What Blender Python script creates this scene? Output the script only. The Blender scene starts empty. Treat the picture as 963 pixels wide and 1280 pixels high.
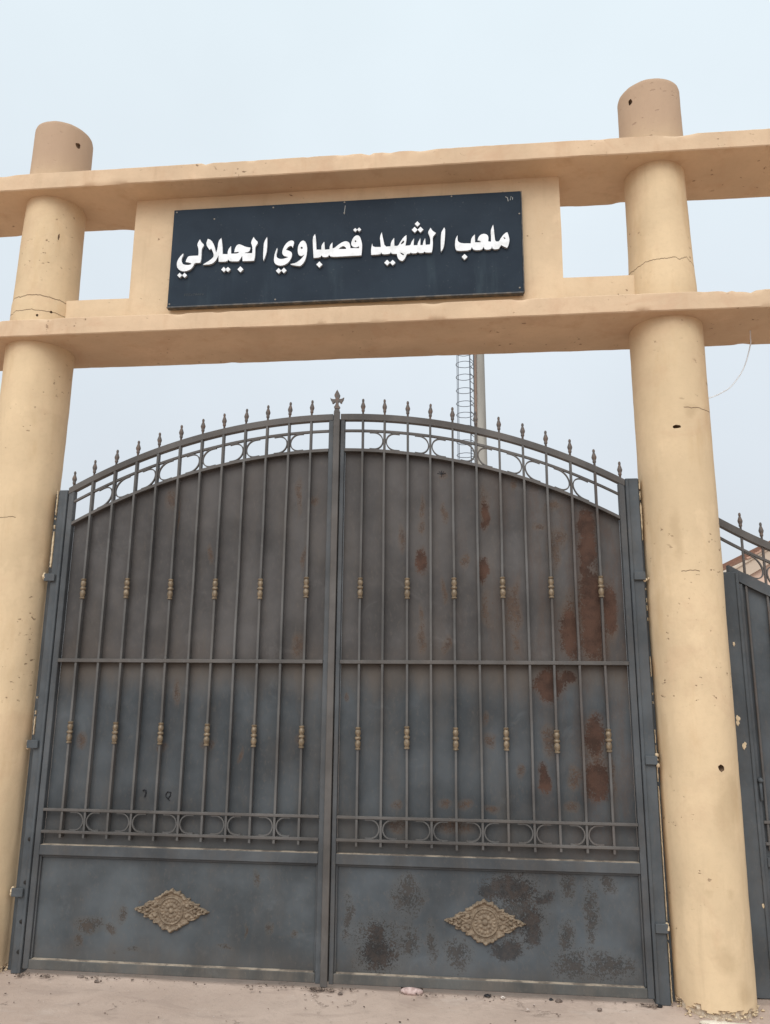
import bpy, bmesh, math, random
from mathutils import Vector, Matrix, noise
from mathutils.geometry import tessellate_polygon
random.seed(11)
scene = bpy.context.scene
COL = scene.collection
LETTERS = [[[[1.1107,4.5287],[1.12,4.4936],[1.1228,4.4695],[1.1156,4.4364],[1.1053,4.417],[1.0877,4.426],[1.0688,4.439],[1.06,4.4276],[1.0511,4.4104],[1.0127,4.4125],[1.0098,4.4351],[1.002,4.4116],[0.9622,4.4114],[0.9553,4.4333],[0.9421,4.4101],[0.8906,4.4119],[0.8781,4.4351],[0.8692,4.4117],[0.7852,4.4114],[0.7725,4.4265],[0.7693,4.4555],[0.7732,4.4986],[0.7865,4.5259],[0.7862,4.4931],[0.7925,4.4759],[0.8139,4.465],[0.8721,4.4618],[0.8746,4.4906],[0.8836,4.5093],[0.8998,4.5253],[0.9001,4.4675],[0.9388,4.4663],[0.9325,4.4777],[0.9167,4.481],[0.9223,4.5047],[0.9398,4.523],[0.9614,4.5276],[0.9806,4.5183],[0.9879,4.501],[0.9852,4.47],[1.0031,4.4666],[1.0048,4.5049],[1.0025,4.5436],[1.0095,4.5673],[1.0194,4.59],[1.0231,4.5617],[1.0274,4.4988],[1.031,4.4674],[1.0544,4.4647],[1.0656,4.4871],[1.0833,4.5125],[1.1008,4.5274]],[[1.0829,4.4957],[1.0902,4.4953],[1.0977,4.4862],[1.0911,4.4789]],[[0.831,4.3879],[0.8496,4.3659],[0.8305,4.346],[0.8119,4.3679]]],[[[0.7005,4.5877],[0.7077,4.5703],[0.7013,4.4738],[0.6937,4.4357],[0.6775,4.4116],[0.6762,4.4752],[0.6793,4.5476],[0.6903,4.5713]]],[[[0.6098,4.5904],[0.625,4.5652],[0.6459,4.5504],[0.6349,4.5355],[0.6235,4.5216],[0.6259,4.4682],[0.62,4.4155],[0.6134,4.4096],[0.5765,4.4116],[0.5709,4.4191],[0.5613,4.41],[0.533,4.4106],[0.5265,4.4206],[0.5199,4.4098],[0.4872,4.4106],[0.4807,4.4182],[0.4742,4.4099],[0.4536,4.41],[0.445,4.3816],[0.4298,4.3608],[0.4189,4.358],[0.3992,4.372],[0.3903,4.399],[0.3889,4.4125],[0.3551,4.4139],[0.3484,4.4302],[0.3419,4.4136],[0.2914,4.4139],[0.2856,4.4287],[0.2782,4.4136],[0.2187,4.4139],[0.2173,4.4566],[0.2243,4.4976],[0.2291,4.4706],[0.2821,4.4677],[0.2795,4.5019],[0.2747,4.5412],[0.2868,4.5757],[0.297,4.5253],[0.3085,4.4687],[0.3459,4.4691],[0.3501,4.5028],[0.3697,4.53],[0.3714,4.4715],[0.3965,4.4687],[0.4117,4.4994],[0.4335,4.5322],[0.451,4.5459],[0.452,4.5117],[0.4447,4.4685],[0.4784,4.4691],[0.4828,4.4906],[0.5016,4.5197],[0.4985,4.468],[0.5243,4.468],[0.5265,4.4858],[0.5431,4.5173],[0.5431,4.467],[0.5592,4.467],[0.5614,4.4863],[0.5746,4.517],[0.578,4.467],[0.6072,4.4692],[0.6095,4.5078],[0.6009,4.5374],[0.5922,4.5573]],[[0.4327,4.508],[0.438,4.4989],[0.4284,4.4839],[0.4131,4.4789],[0.4205,4.4965]],[[0.4099,4.4206],[0.4208,4.4176],[0.437,4.4051],[0.4318,4.3982],[0.4165,4.4086]],[[0.3247,4.3726],[0.3437,4.3509],[0.3251,4.3312],[0.306,4.3528]],[[0.3615,4.3697],[0.3796,4.349],[0.3618,4.3303],[0.3437,4.3509]],[[0.5235,4.6434],[0.541,4.6228],[0.5235,4.6042],[0.5059,4.6248]],[[0.5059,4.6033],[0.5252,4.5807],[0.5059,4.5603],[0.4866,4.5829]],[[0.5441,4.6021],[0.5634,4.5795],[0.544,4.5591],[0.5248,4.5817]]],[[[0.1267,4.5642],[0.1425,4.5511],[0.1533,4.5138],[0.1582,4.4842],[0.1535,4.414],[0.1381,4.4134],[0.0361,4.413],[-0.0507,4.4127],[-0.0632,4.4304],[-0.0708,4.4138],[-0.1043,4.4141],[-0.1145,4.4283],[-0.1222,4.4141],[-0.1668,4.4116],[-0.1716,4.468],[-0.178,4.5617],[-0.1629,4.588],[-0.1564,4.5655],[-0.1493,4.4717],[-0.1169,4.4699],[-0.1156,4.5041],[-0.0983,4.5277],[-0.0923,4.4686],[-0.061,4.4693],[-0.0595,4.4986],[-0.043,4.5198],[-0.0419,4.4756],[-0.0277,4.4773],[-0.0058,4.4981],[0.025,4.5184],[0.0494,4.5244],[0.0697,4.5135],[0.0777,4.4935],[0.0794,4.47],[0.1363,4.4669],[0.137,4.4815],[0.1216,4.474],[0.1016,4.4751],[0.0857,4.4906],[0.0832,4.5079],[0.0916,4.5368],[0.1068,4.558]],[[0.1118,4.5278],[0.1195,4.5196],[0.1129,4.5121],[0.1052,4.5203]],[[-0.0016,4.4681],[0.0168,4.4846],[0.0345,4.489],[0.0513,4.4744],[0.0506,4.4662]],[[0.1089,4.6179],[0.1225,4.6023],[0.1094,4.5883],[0.0957,4.6039]],[[0.1352,4.6199],[0.1493,4.6038],[0.1357,4.5893],[0.1216,4.6054]],[[-0.1271,4.3842],[-0.106,4.3607],[-0.1259,4.3395],[-0.1471,4.3629]]],[[[-0.2415,4.5463],[-0.223,4.532],[-0.2128,4.4946],[-0.2128,4.4651],[-0.2161,4.4262],[-0.2275,4.3878],[-0.249,4.3597],[-0.2668,4.3572],[-0.3189,4.3696],[-0.3214,4.3756],[-0.2856,4.3811],[-0.2549,4.4038],[-0.2333,4.432],[-0.23,4.4401],[-0.2512,4.429],[-0.2696,4.4388],[-0.2773,4.4686],[-0.2741,4.5077],[-0.2593,4.5365]],[[-0.25,4.5005],[-0.2406,4.4897],[-0.2484,4.4803],[-0.2587,4.4907]]],[[[-0.3163,4.5505],[-0.3009,4.5388],[-0.3112,4.495],[-0.3194,4.5112],[-0.3396,4.5064],[-0.3569,4.4827],[-0.3247,4.4687],[-0.3129,4.4534],[-0.3163,4.4217],[-0.3354,4.3885],[-0.3661,4.3682],[-0.3976,4.3664],[-0.4276,4.3811],[-0.4364,4.4085],[-0.4346,4.4427],[-0.4269,4.4767],[-0.4178,4.4998],[-0.4136,4.4858],[-0.4223,4.442],[-0.4087,4.4193],[-0.3769,4.4142],[-0.3389,4.4254],[-0.3459,4.4306],[-0.3687,4.4367],[-0.3821,4.4546],[-0.3795,4.484],[-0.3629,4.5225],[-0.3388,4.5458]],[[-0.4015,4.3496],[-0.3822,4.3286],[-0.3999,4.3096],[-0.4192,4.3305]],[[-0.3659,4.3507],[-0.3467,4.3297],[-0.3644,4.3107],[-0.3837,4.3316]]],[[[-0.4903,4.585],[-0.4875,4.564],[-0.4864,4.4947],[-0.4927,4.4507],[-0.5068,4.4073],[-0.5112,4.4369],[-0.5113,4.5109],[-0.5084,4.5503]]],[[[-0.5835,4.5902],[-0.5711,4.5711],[-0.5486,4.5475],[-0.5643,4.5211],[-0.5683,4.5089],[-0.5658,4.4545],[-0.5708,4.4154],[-0.5775,4.4119],[-0.6505,4.4137],[-0.6548,4.4543],[-0.6758,4.416],[-0.6825,4.4139],[-0.7399,4.4169],[-0.7512,4.4323],[-0.7573,4.4164],[-0.8156,4.4174],[-0.8199,4.4681],[-0.8278,4.4462],[-0.8424,4.4198],[-0.869,4.4015],[-0.9242,4.4009],[-0.9155,4.4088],[-0.8843,4.427],[-0.858,4.4503],[-0.8519,4.4648],[-0.858,4.4899],[-0.8737,4.5206],[-0.8846,4.5103],[-0.9126,4.5527],[-0.9012,4.5946],[-0.8749,4.5806],[-0.8542,4.5445],[-0.8427,4.504],[-0.8383,4.4839],[-0.8293,4.5132],[-0.8258,4.5728],[-0.8072,4.5958],[-0.796,4.5363],[-0.7917,4.474],[-0.757,4.4706],[-0.7559,4.5018],[-0.7372,4.5306],[-0.7328,4.4733],[-0.6855,4.4718],[-0.6769,4.4842],[-0.7113,4.4835],[-0.7081,4.5116],[-0.6978,4.5334],[-0.6822,4.5425],[-0.6611,4.5338],[-0.6375,4.5201],[-0.6004,4.5107],[-0.6081,4.4814],[-0.6399,4.4757],[-0.6351,4.472],[-0.587,4.4694],[-0.5864,4.505],[-0.5921,4.5301],[-0.6,4.5503]],[[-0.7781,4.3776],[-0.7591,4.3575],[-0.776,4.3392],[-0.7949,4.3593]],[[-0.7492,4.3766],[-0.7303,4.3565],[-0.7471,4.3383],[-0.766,4.3583]],[[-0.6637,4.3761],[-0.6421,4.353],[-0.6615,4.332],[-0.6832,4.3551]]],[[[-0.9569,4.5937],[-0.9438,4.5694],[-0.9231,4.5492],[-0.9365,4.5265],[-0.9404,4.5143],[-0.938,4.4595],[-0.9416,4.4201],[-0.9483,4.4165],[-0.9831,4.4183],[-0.9907,4.393],[-1.01,4.3693],[-1.0416,4.3586],[-1.0695,4.36],[-1.0988,4.3812],[-1.1076,4.4089],[-1.105,4.4385],[-1.0907,4.4676],[-1.0669,4.4937],[-1.0659,4.4787],[-1.078,4.452],[-1.0714,4.4219],[-1.0541,4.4061],[-1.0145,4.4041],[-1.0036,4.4134],[-1.018,4.4216],[-1.0462,4.428],[-1.0447,4.4403],[-1.0326,4.467],[-1.0212,4.4714],[-0.961,4.4716],[-0.9595,4.5004],[-0.9646,4.5306],[-0.9746,4.5561]],[[-1.0827,4.3493],[-1.0643,4.3302],[-1.0802,4.3128],[-1.0986,4.3319]],[[-1.0483,4.3476],[-1.0299,4.3285],[-1.0459,4.3111],[-1.0643,4.3302]]]]
RED = [[1.54,2.595,0.041,0.077],[1.537,2.457,0.044,0.091],[1.524,2.343,0.023,0.053],[1.551,2.126,0.058,0.162],[1.549,1.936,0.055,0.123],[1.42,1.95,0.043,0.116],[1.286,1.654,0.064,0.071],[1.395,1.697,0.036,0.028],[1.536,1.37,0.045,0.082],[1.531,1.124,0.055,0.08],[1.239,1.132,0.025,0.061],[1.657,2.096,0.032,0.117],[0.534,2.392,0.027,0.059],[0.916,2.331,0.029,0.058],[0.933,2.669,0.021,0.064]]
SPK = [[1.654,2.038,0.05,0.16],[1.561,2.052,0.094,0.29],[1.377,2.52,0.052,0.077],[1.339,2.722,0.053,0.039],[1.267,1.331,0.031,0.083],[1.406,1.135,0.042,0.061],[1.537,1.26,0.076,0.189],[1.618,1.207,0.019,0.201],[1.417,2.053,0.058,0.161],[1.111,2.112,0.032,0.178],[1.26,2.599,0.045,0.031],[0.934,2.733,0.031,0.129],[1.074,2.104,0.05,0.111],[0.932,2.104,0.03,0.122],[0.545,2.729,0.021,0.087],[0.543,1.921,0.037,0.101],[0.523,2.064,0.021,0.061],[0.673,2.935,0.026,0.026],[0.678,2.207,0.021,0.082],[0.682,2.694,0.017,0.065],[0.686,1.881,0.02,0.06],[0.418,2.536,0.03,0.085],[0.544,2.599,0.021,0.043],[0.804,2.394,0.025,0.052],[1.098,1.883,0.028,0.06],[1.114,2.871,0.031,0.033],[1.358,2.727,0.041,0.043],[1.347,2.452,0.04,0.145]]
SPKL = [[-1.071,2.801,0.05,0.072],[-1.027,2.665,0.011,0.111],[-0.193,2.405,0.019,0.086],[-0.212,1.87,0.042,0.082],[-0.237,2.81,0.022,0.133],[-0.128,2.774,0.022,0.033],[-1.616,2.606,0.014,0.045],[-0.8,2.442,0.022,0.054],[-0.964,1.586,0.022,0.072],[-0.542,1.226,0.013,0.059],[-1.546,1.301,0.031,0.051],[-1.031,1.268,0.035,0.032],[-0.751,1.283,0.039,0.032],[-0.182,1.311,0.038,0.04]]
SPKR2 = [[0.093,1.573,0.018,0.031],[0.936,1.334,0.033,0.053],[0.916,1.462,0.022,0.043],[1.106,1.168,0.022,0.042],[1.283,1.318,0.043,0.084],[0.394,0.966,0.031,0.025],[0.679,0.983,0.044,0.031],[0.788,0.975,0.039,0.037],[0.939,0.958,0.054,0.021],[1.388,0.989,0.042,0.031],[0.394,0.852,0.066,0.041],[0.722,0.861,0.13,0.041]]
DARKR = [[1.033,0.542,0.139,0.076],[0.968,0.586,0.049,0.039],[1.141,0.363,0.065,0.097],[1.009,0.231,0.097,0.052],[1.211,0.502,0.065,0.027],[0.917,0.522,0.066,0.031],[0.292,0.281,0.056,0.087],[0.293,0.185,0.096,0.086]]
SPKDR = [[1.079,0.452,0.146,0.196],[1.343,0.567,0.052,0.091],[1.465,0.42,0.04,0.193],[1.569,0.589,0.048,0.053],[1.359,0.179,0.103,0.08],[1.547,0.172,0.133,0.073],[1.332,0.311,0.032,0.089],[0.468,0.539,0.059,0.062],[0.469,0.247,0.058,0.09],[0.601,0.253,0.033,0.105],[0.748,0.213,0.041,0.067],[0.293,0.223,0.128,0.153],[0.736,0.202,0.073,0.086],[0.462,0.483,0.086,0.098],[0.13,0.354,0.032,0.117]]
SPKDL = [[-1.384,0.274,0.105,0.046],[-1.258,0.24,0.044,0.031],[-1.196,0.335,0.028,0.061],[-1.121,0.158,0.043,0.015],[-1.215,0.143,0.021,0.012],[-0.319,0.283,0.033,0.045],[-0.47,0.27,0.01,0.045],[-0.424,0.554,0.014,0.034],[-0.185,0.273,0.025,0.022],[-0.566,0.176,0.05,0.018],[-1.446,0.187,0.035,0.038]]


# ------------------------------------------------------------------ node helper
class NT:
    def __init__(s, name):
        s.m = bpy.data.materials.new(name); s.m.use_nodes = True
        s.t = s.m.node_tree; s.n = s.t.nodes; s.l = s.t.links
        s.b = s.n['Principled BSDF']
        g = s.n.new('ShaderNodeNewGeometry'); s.pos = g.outputs['Position']
        s.sep = None
    def put(s, sock, v):
        if v is None: return
        if isinstance(v, bpy.types.NodeSocket): s.l.new(v, sock)
        elif isinstance(v, (int, float)):
            sock.default_value = v
        else:
            v = tuple(v)
            if sock.type == 'RGBA' and len(v) == 3: v = v + (1,)
            sock.default_value = v
    def math(s, op, a, b=None, c=None, clamp=False):
        n = s.n.new('ShaderNodeMath'); n.operation = op; n.use_clamp = clamp
        s.put(n.inputs[0], a); s.put(n.inputs[1], b); s.put(n.inputs[2], c); return n.outputs[0]
    def vmath(s, op, a, b=None, out=0, scale=None):
        n = s.n.new('ShaderNodeVectorMath'); n.operation = op
        s.put(n.inputs[0], a); s.put(n.inputs[1], b)
        if scale is not None: s.put(n.inputs['Scale'], scale)
        return n.outputs[out]
    def noise(s, scale, detail=4, rough=.55, vec=None, out='Fac', dist=0.):
        n = s.n.new('ShaderNodeTexNoise'); n.inputs['Scale'].default_value = scale
        n.inputs['Detail'].default_value = detail; n.inputs['Roughness'].default_value = rough
        n.inputs['Distortion'].default_value = dist
        s.l.new(vec if vec is not None else s.pos, n.inputs['Vector']); return n.outputs[out]
    def voro(s, scale, feature='F1', vec=None, out='Distance', rnd=1.):
        n = s.n.new('ShaderNodeTexVoronoi'); n.feature = feature; n.inputs['Scale'].default_value = scale
        n.inputs['Randomness'].default_value = rnd
        s.l.new(vec if vec is not None else s.pos, n.inputs['Vector']); return n.outputs[out]
    def mr(s, v, a, b, c=0., d=1., smooth=True):
        n = s.n.new('ShaderNodeMapRange'); n.interpolation_type = 'SMOOTHSTEP' if smooth else 'LINEAR'
        s.put(n.inputs[0], v)
        for i, q in enumerate((a, b, c, d)): s.put(n.inputs[i+1], q)
        return n.outputs[0]
    def mix(s, f, a, b, mode='MIX'):
        n = s.n.new('ShaderNodeMix'); n.data_type = 'RGBA'; n.blend_type = mode
        s.put(n.inputs[0], f); s.put(n.inputs[6], a); s.put(n.inputs[7], b); return n.outputs[2]
    def mapping(s, sc, loc=(0, 0, 0), vec=None):
        n = s.n.new('ShaderNodeMapping'); n.inputs['Scale'].default_value = sc; n.inputs['Location'].default_value = loc
        s.l.new(vec if vec is not None else s.pos, n.inputs['Vector']); return n.outputs[0]
    def xyz(s):
        if s.sep is None:
            n = s.n.new('ShaderNodeSeparateXYZ'); s.l.new(s.pos, n.inputs[0]); s.sep = n.outputs
        return s.sep
    def ellipses(s, lst, amp=.03, nscale=9.):
        """max over soft ellipses (x,z,rx,rz): 1 in the centre, 0 on the rim, negative outside"""
        d = s.noise(nscale, 5, .62, out='Color')
        d = s.vmath('SUBTRACT', d, (.5, .5, .5)); d = s.vmath('SCALE', d, scale=amp*2)
        p = s.vmath('ADD', s.pos, d); p = s.vmath('MULTIPLY', p, (1, 0, 1))
        acc = None
        for x, z, rx, rz in lst:
            q = s.vmath('SUBTRACT', p, (x, 0, z)); q = s.vmath('MULTIPLY', q, (1/rx, 0, 1/rz))
            L = s.vmath('LENGTH', q, out='Value'); v = s.math('SUBTRACT', 1., L)
            acc = v if acc is None else s.math('MAXIMUM', acc, v)
        return acc
    def attr(s, name):
        n = s.n.new('ShaderNodeAttribute'); n.attribute_name = name; return n.outputs['Fac']
    def bump(s, h, strength=.3, dist=.01, prev=None):
        n = s.n.new('ShaderNodeBump'); n.inputs['Strength'].default_value = strength; n.inputs['Distance'].default_value = dist
        s.put(n.inputs['Height'], h)
        if prev is not None: s.l.new(prev, n.inputs['Normal'])
        return n.outputs[0]
    def done(s, col, rough=.8, normal=None, spec=.3, metal=0.):
        s.put(s.b.inputs['Base Color'], col); s.put(s.b.inputs['Roughness'], rough)
        s.put(s.b.inputs['Specular IOR Level'], spec); s.put(s.b.inputs['Metallic'], metal)
        if normal is not None: s.l.new(normal, s.b.inputs['Normal'])
        return s.m

# ------------------------------------------------------------------ materials
def plaster(name, base, dirt, cracks=(), stains=(), pits=.66, blot=.5, top_dirt=None, blush=.22):
    s = NT(name)
    n1 = s.noise(1.7, 4, .6); n2 = s.noise(7.5, 5, .6, vec=s.mapping((1, 1, .25)))
    n3 = s.noise(38, 4, .6)
    c = s.mix(s.mr(n1, .32, .7), tuple(b*.90 for b in base), tuple(min(1, b*1.06) for b in base))
    c = s.mix(s.math('MULTIPLY', s.mr(n2, .52, .78), blot), c, dirt)
    c = s.mix(s.math('MULTIPLY', s.mr(n3, .45, .75), .16), c, tuple(b*.72 for b in base))
    # blotches of thinner wash where the undercoat shows
    nb = s.noise(3.1, 5, .68, vec=s.mapping((1, 1, .7), (3, 1, 5)))
    c = s.mix(s.math('MULTIPLY', s.mr(nb, .58, .68), .22), c, tuple(min(1., b*1.22+.02) for b in base))
    bl = s.noise(2.4, 5, .7, vec=s.mapping((1, 1, 1.4), (4, 2, 8)), dist=.6)
    c = s.mix(s.math('MULTIPLY', s.mr(bl, .50, .66), blush), c, (.50, .315, .20))
    dr = s.noise(13, 4, .6, vec=s.mapping((1, 1, .07), (2, 6, 1)))
    c = s.mix(s.math('MULTIPLY', s.mr(dr, .60, .74), .16), c, (.36, .25, .15))
    # little pits and knocks
    pv = s.noise(26, 3, .5, vec=s.mapping((1, 1, 1.5))); clus = s.noise(2.3, 3, .5)
    pit = s.math('MULTIPLY', s.mr(pv, pits, pits+.05), s.mr(clus, .5, .6))
    c = s.mix(s.math('MULTIPLY', pit, .75), c, (.16, .09, .05))
    if stains:
        e = s.attr('stain')
        e = s.math('ADD', e, s.math('MULTIPLY', s.math('SUBTRACT', s.noise(18, 5, .65), .5), .9))
        c = s.mix(s.math('MULTIPLY', s.mr(e, -.1, .8), .34), c, (.33, .225, .125))
    hgt = s.math('MULTIPLY', pit, -1.)
    X = s.xyz()
    for (z0, w, amp, x0, x1) in cracks:
        nz = s.noise(6.5, 5, .65, vec=s.mapping((1, 1, .0), (z0*7, 0, 0)))
        d = s.math('SUBTRACT', X[2], z0); d = s.math('SUBTRACT', d, s.math('MULTIPLY', s.math('SUBTRACT', nz, .5), amp))
        d = s.math('ABSOLUTE', d); k = s.mr(d, w*.5, w, 1., 0.)
        inx = s.math('MULTIPLY', s.math('GREATER_THAN', X[0], x0), s.math('LESS_THAN', X[0], x1))
        k = s.math('MULTIPLY', k, inx)
        c = s.mix(s.math('MULTIPLY', k, .8), c, (.13, .075, .04)); hgt = s.math('SUBTRACT', hgt, k)
    if top_dirt is not None:
        z0, z1, col, amt = top_dirt
        f = s.mr(s.math('ADD', X[2], s.math('MULTIPLY', s.math('SUBTRACT', n2, .5), .12)), z0, z1)
        f = s.math('MULTIPLY', f, amt); c = s.mix(f, c, col)
    if stains: c = s.mix(s.attr('bare'), c, s.mix(s.mr(n3, .4, .65), (.40, .31, .225), (.60, .50, .38)))
    h2 = s.math('ADD', s.math('MULTIPLY', s.noise(90, 4, .6), .25), s.math('MULTIPLY', s.noise(11, 4, .55), .6))
    nb_ = s.bump(h2, .32, .008); nb_ = s.bump(hgt, .6, .006, nb_)
    return s.done(c, .88, nb_, .25)

def paint(name, base, dust, dust_amt=.35, sc1=(.050, .030, .022), sc2=(.088, .054, .036), red=(), speck=(), dark=(), rim=0., rough=.55, edge_z=None, hair=True, spec=.16, streak=None, halo_c=(.115, .082, .060)):
    s = NT(name)
    n1 = s.noise(2.2, 4, .6); n2 = s.noise(5.5, 5, .66, vec=s.mapping((1, 1, .3), (2, 0, 1)))
    c = s.mix(s.mr(n1, .3, .72), tuple(b*.68 for b in base), tuple(b*1.28 for b in base))
    c = s.mix(s.math('MULTIPLY', s.mr(n2, .42, .74), dust_amt), c, dust)
    n4 = s.noise(55, 4, .7, vec=s.mapping((1, 1, .6)))
    c = s.mix(s.math('MULTIPLY', s.mr(n4, .5, .8), .28), c, tuple(b*1.5 for b in dust))
    # scuffs: thin pale wipes
    n5 = s.noise(3.2, 5, .72, vec=s.mapping((1, 1, 1), (7, 0, 3)), dist=1.2)
    c = s.mix(s.math('MULTIPLY', s.mr(n5, .57, .72), .24), c, tuple(min(1, b*1.7+.02) for b in base))
    X = s.xyz()
    for (z0, ht, amt, colr) in (edge_z or ()):
        f = s.mr(s.math('ADD', X[2], s.math('MULTIPLY', s.math('SUBTRACT', n2, .5), ht*.9)), z0, z0-abs(ht) if ht > 0 else z0+abs(ht), 1., 0.)
        sgn = s.math('LESS_THAN', X[2], z0) if ht > 0 else s.math('GREATER_THAN', X[2], z0)
        c = s.mix(s.math('MULTIPLY', s.math('MULTIPLY', f, sgn), amt), c, colr)
    rgh = rough; h = s.math('MULTIPLY', n4, .4)
    fine = s.noise(75, 4, .75); mid = s.noise(24, 5, .7)
    holes = s.noise(140, 3, .7)
    if hair:   # sparse random rust freckles everywhere
        fr = s.math('MULTIPLY', s.mr(s.noise(48, 3, .6, vec=s.mapping((1, 1, .7), (1, 4, 2))), .70, .76), s.mr(s.noise(2.6, 3, .6), .48, .62))
        c = s.mix(s.math('MULTIPLY', fr, .7), c, (.085, .048, .032))
    if streak:
        sn = s.noise(3.4, 5, .66, vec=s.mapping((2.6, 1, .55), (1, 0, 2)))
        k = s.math('MULTIPLY', s.mr(sn, .42, .60), s.mr(X[0], streak[0], streak[1]))
        k = s.math('MULTIPLY', k, s.mr(fine, .35, .6, .35, 1.))
        c = s.mix(s.math('MULTIPLY', k, streak[2]), c, (.085, .050, .034))
    if speck:
        e = s.attr('speck')
        v = s.math('ADD', s.math('MULTIPLY', e, .55), s.math('ADD', s.math('MULTIPLY', s.math('SUBTRACT', fine, .5), 1.7), s.math('MULTIPLY', s.math('SUBTRACT', mid, .5), 1.1)))
        v = s.math('ADD', v, s.math('MULTIPLY', s.math('SUBTRACT', holes, .5), 1.5))
        inside = s.mr(e, -.3, .25)
        k = s.math('MULTIPLY', s.mr(v, .16, .36), inside)
        c = s.mix(s.math('MULTIPLY', inside, .32), c, halo_c)
        c = s.mix(s.math('MULTIPLY', k, .70), c, s.mix(s.mr(mid, .4, .6), sc1, sc2))
        h = s.math('SUBTRACT', h, s.math('MULTIPLY', k, .8))
    if red:
        e = s.attr('red')
        v = s.math('ADD', e, s.math('ADD', s.math('MULTIPLY', s.math('SUBTRACT', fine, .5), 1.5), s.math('MULTIPLY', s.math('SUBTRACT', mid, .5), 1.25)))
        v = s.math('ADD', v, s.math('MULTIPLY', s.math('SUBTRACT', holes, .5), 1.2))
        k = s.mr(v, -.18, .14)
        halo = s.mr(e, -.6, .1)
        c = s.mix(s.math('MULTIPLY', halo, .34), c, (.105, .066, .046))
        rc = s.mix(s.mr(s.noise(9, 5, .65), .35, .65), (.042, .023, .017), (.082, .043, .030))
        rc = s.mix(s.math('MULTIPLY', s.mr(holes, .5, .8), .5), rc, (.105, .068, .050))
        c = s.mix(s.math('MULTIPLY', k, .90), c, rc); h = s.math('SUBTRACT', h, k)
        rgh = s.mix(k, (rough,)*3, (.9,)*3)
    if dark:
        e = s.attr('dark')
        v = s.math('ADD', e, s.math('ADD', s.math('MULTIPLY', s.math('SUBTRACT', fine, .5), 1.7), s.math('MULTIPLY', s.math('SUBTRACT', mid, .5), 1.3)))
        v = s.math('ADD', v, s.math('MULTIPLY', s.math('SUBTRACT', holes, .5), 1.6))
        k = s.mr(v, -.12, .36)
        c = s.mix(s.math('MULTIPLY', k, .72), c, s.mix(s.mr(mid, .4, .62), (.020, .017, .016), (.044, .033, .028))); h = s.math('SUBTRACT', h, k)
    nn = s.bump(h, .35, .002); nn = s.bump(s.noise(4.5, 3, .5), .12, .02, nn)
    return s.done(c, rgh, nn, spec)

DUST = (.102, .082, .066)
M = {}
CREAM = (.62, .46, .287)
M['column'] = plaster('cream_column_plaster', CREAM, (.50, .335, .18),
    cracks=[(4.265, .0035, .12, 1.0, 3), (4.195, .0045, .06, -3, -1.0), (4.09, .0035, .07, -3, -1.0), (3.27, .003, .05, 2.11, 2.3), (2.29, .003, .05, 2.03, 2.13), (2.66, .003, .05, -2.2, -2.02)],
    stains=[(2.17, 1.02, .07, .22), (2.20, 1.12, .05, .12), (2.02, 1.18, .025, .03), (2.0, .62, .03, .02), (2.03, .58, .03, .025), (2.15, .60, .03, .04), (2.1, .28, .1, .08), (2.2, .12, .07, .08), (-1.94, .2, .06, .25)],
    top_dirt=(4.85, 5.35, (.385, .258, .178), .85))
M['beam'] = plaster('tan_beam_plaster', (.58, .415, .272), (.48, .30, .18), pits=.675, blot=.6, blush=.4, cracks=[],
    stains=())
M['wall'] = plaster('cream_wall_plaster', (.615, .455, .295), (.53, .35, .205), blot=.45, pits=.7)
M['mortar'] = plaster('crumbly_mortar', (.56, .43, .28), (.44, .32, .21), pits=.62, blot=.6)
M['lime'] = plaster('pale_lime_mortar', (.62, .55, .45), (.42, .33, .25), pits=.58, blot=.6)

UP = (.078, .071, .068); LOW = (.062, .068, .073); FR = (.074, .078, .082)
ez_up = [(1.766, -.16, .25, (.11, .08, .063)), (3.2, .9, .30, (.092, .079, .073))]
ez_lo = [(1.766, .24, .55, (.128, .096, .071)), (.70, -.34, .30, (.10, .083, .069))]
grow = lambda L, k=1.22: [(a, b, c*k, d*k) for a, b, c, d in L]
split = lambda L, lo: [e for e in L if (e[1] < 1.777) == lo]
M['sheetLU'] = paint('left_upper_sheet_paint', UP, DUST, .35, speck=split(SPKL, False), edge_z=ez_up)
M['sheetLL'] = paint('left_lower_sheet_paint', LOW, DUST, .28, speck=split(SPKL, True), edge_z=ez_lo)
M['sheetRU'] = paint('right_upper_sheet_paint', UP, DUST, .35, streak=(.3, 1.7, .5), red=split(RED, False), speck=split(SPK, False), edge_z=ez_up)
M['sheetRL'] = paint('right_lower_sheet_paint', LOW, DUST, .30, streak=(.7, 1.9, .4), red=split(RED, True), speck=split(SPK, True)+SPKR2, edge_z=ez_lo)
M['panelL'] = paint('left_kick_panel_paint', (.070, .077, .082), DUST, .25, speck=SPKDL, halo_c=(.095, .084, .072), sc1=(.034, .027, .023), sc2=(.062, .044, .033), edge_z=[(.08, -.16, .3, DUST)])
M['panelR'] = paint('right_kick_panel_paint', (.068, .076, .083), DUST, .22, speck=SPKDR, halo_c=(.10, .096, .09), sc1=(.026, .023, .021), sc2=(.048, .038, .032), dark=DARKR, edge_z=[(.08, -.12, .3, DUST)])
M['frame'] = paint('grey_frame_paint', FR, DUST, .36)
M['frame_up'] = paint('dusty_arch_paint', (.098, .089, .083), DUST, .4)
M['rail_low'] = paint('dusty_bottom_rail_paint', (.082, .080, .075), (.14, .115, .094), .6)
M['bar'] = paint('bar_paint', (.100, .095, .091), DUST, .4, hair=True, streak=(.8, 1.9, .5))
M['jamb'] = paint('jamb_paint', (.074, .081, .087), DUST, .3, hair=True)
s = NT('tarnished_gold_paint'); c = s.mix(s.mr(s.noise(60, 4, .6), .35, .7), (.125, .090, .056), (.24, .175, .110))
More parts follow.
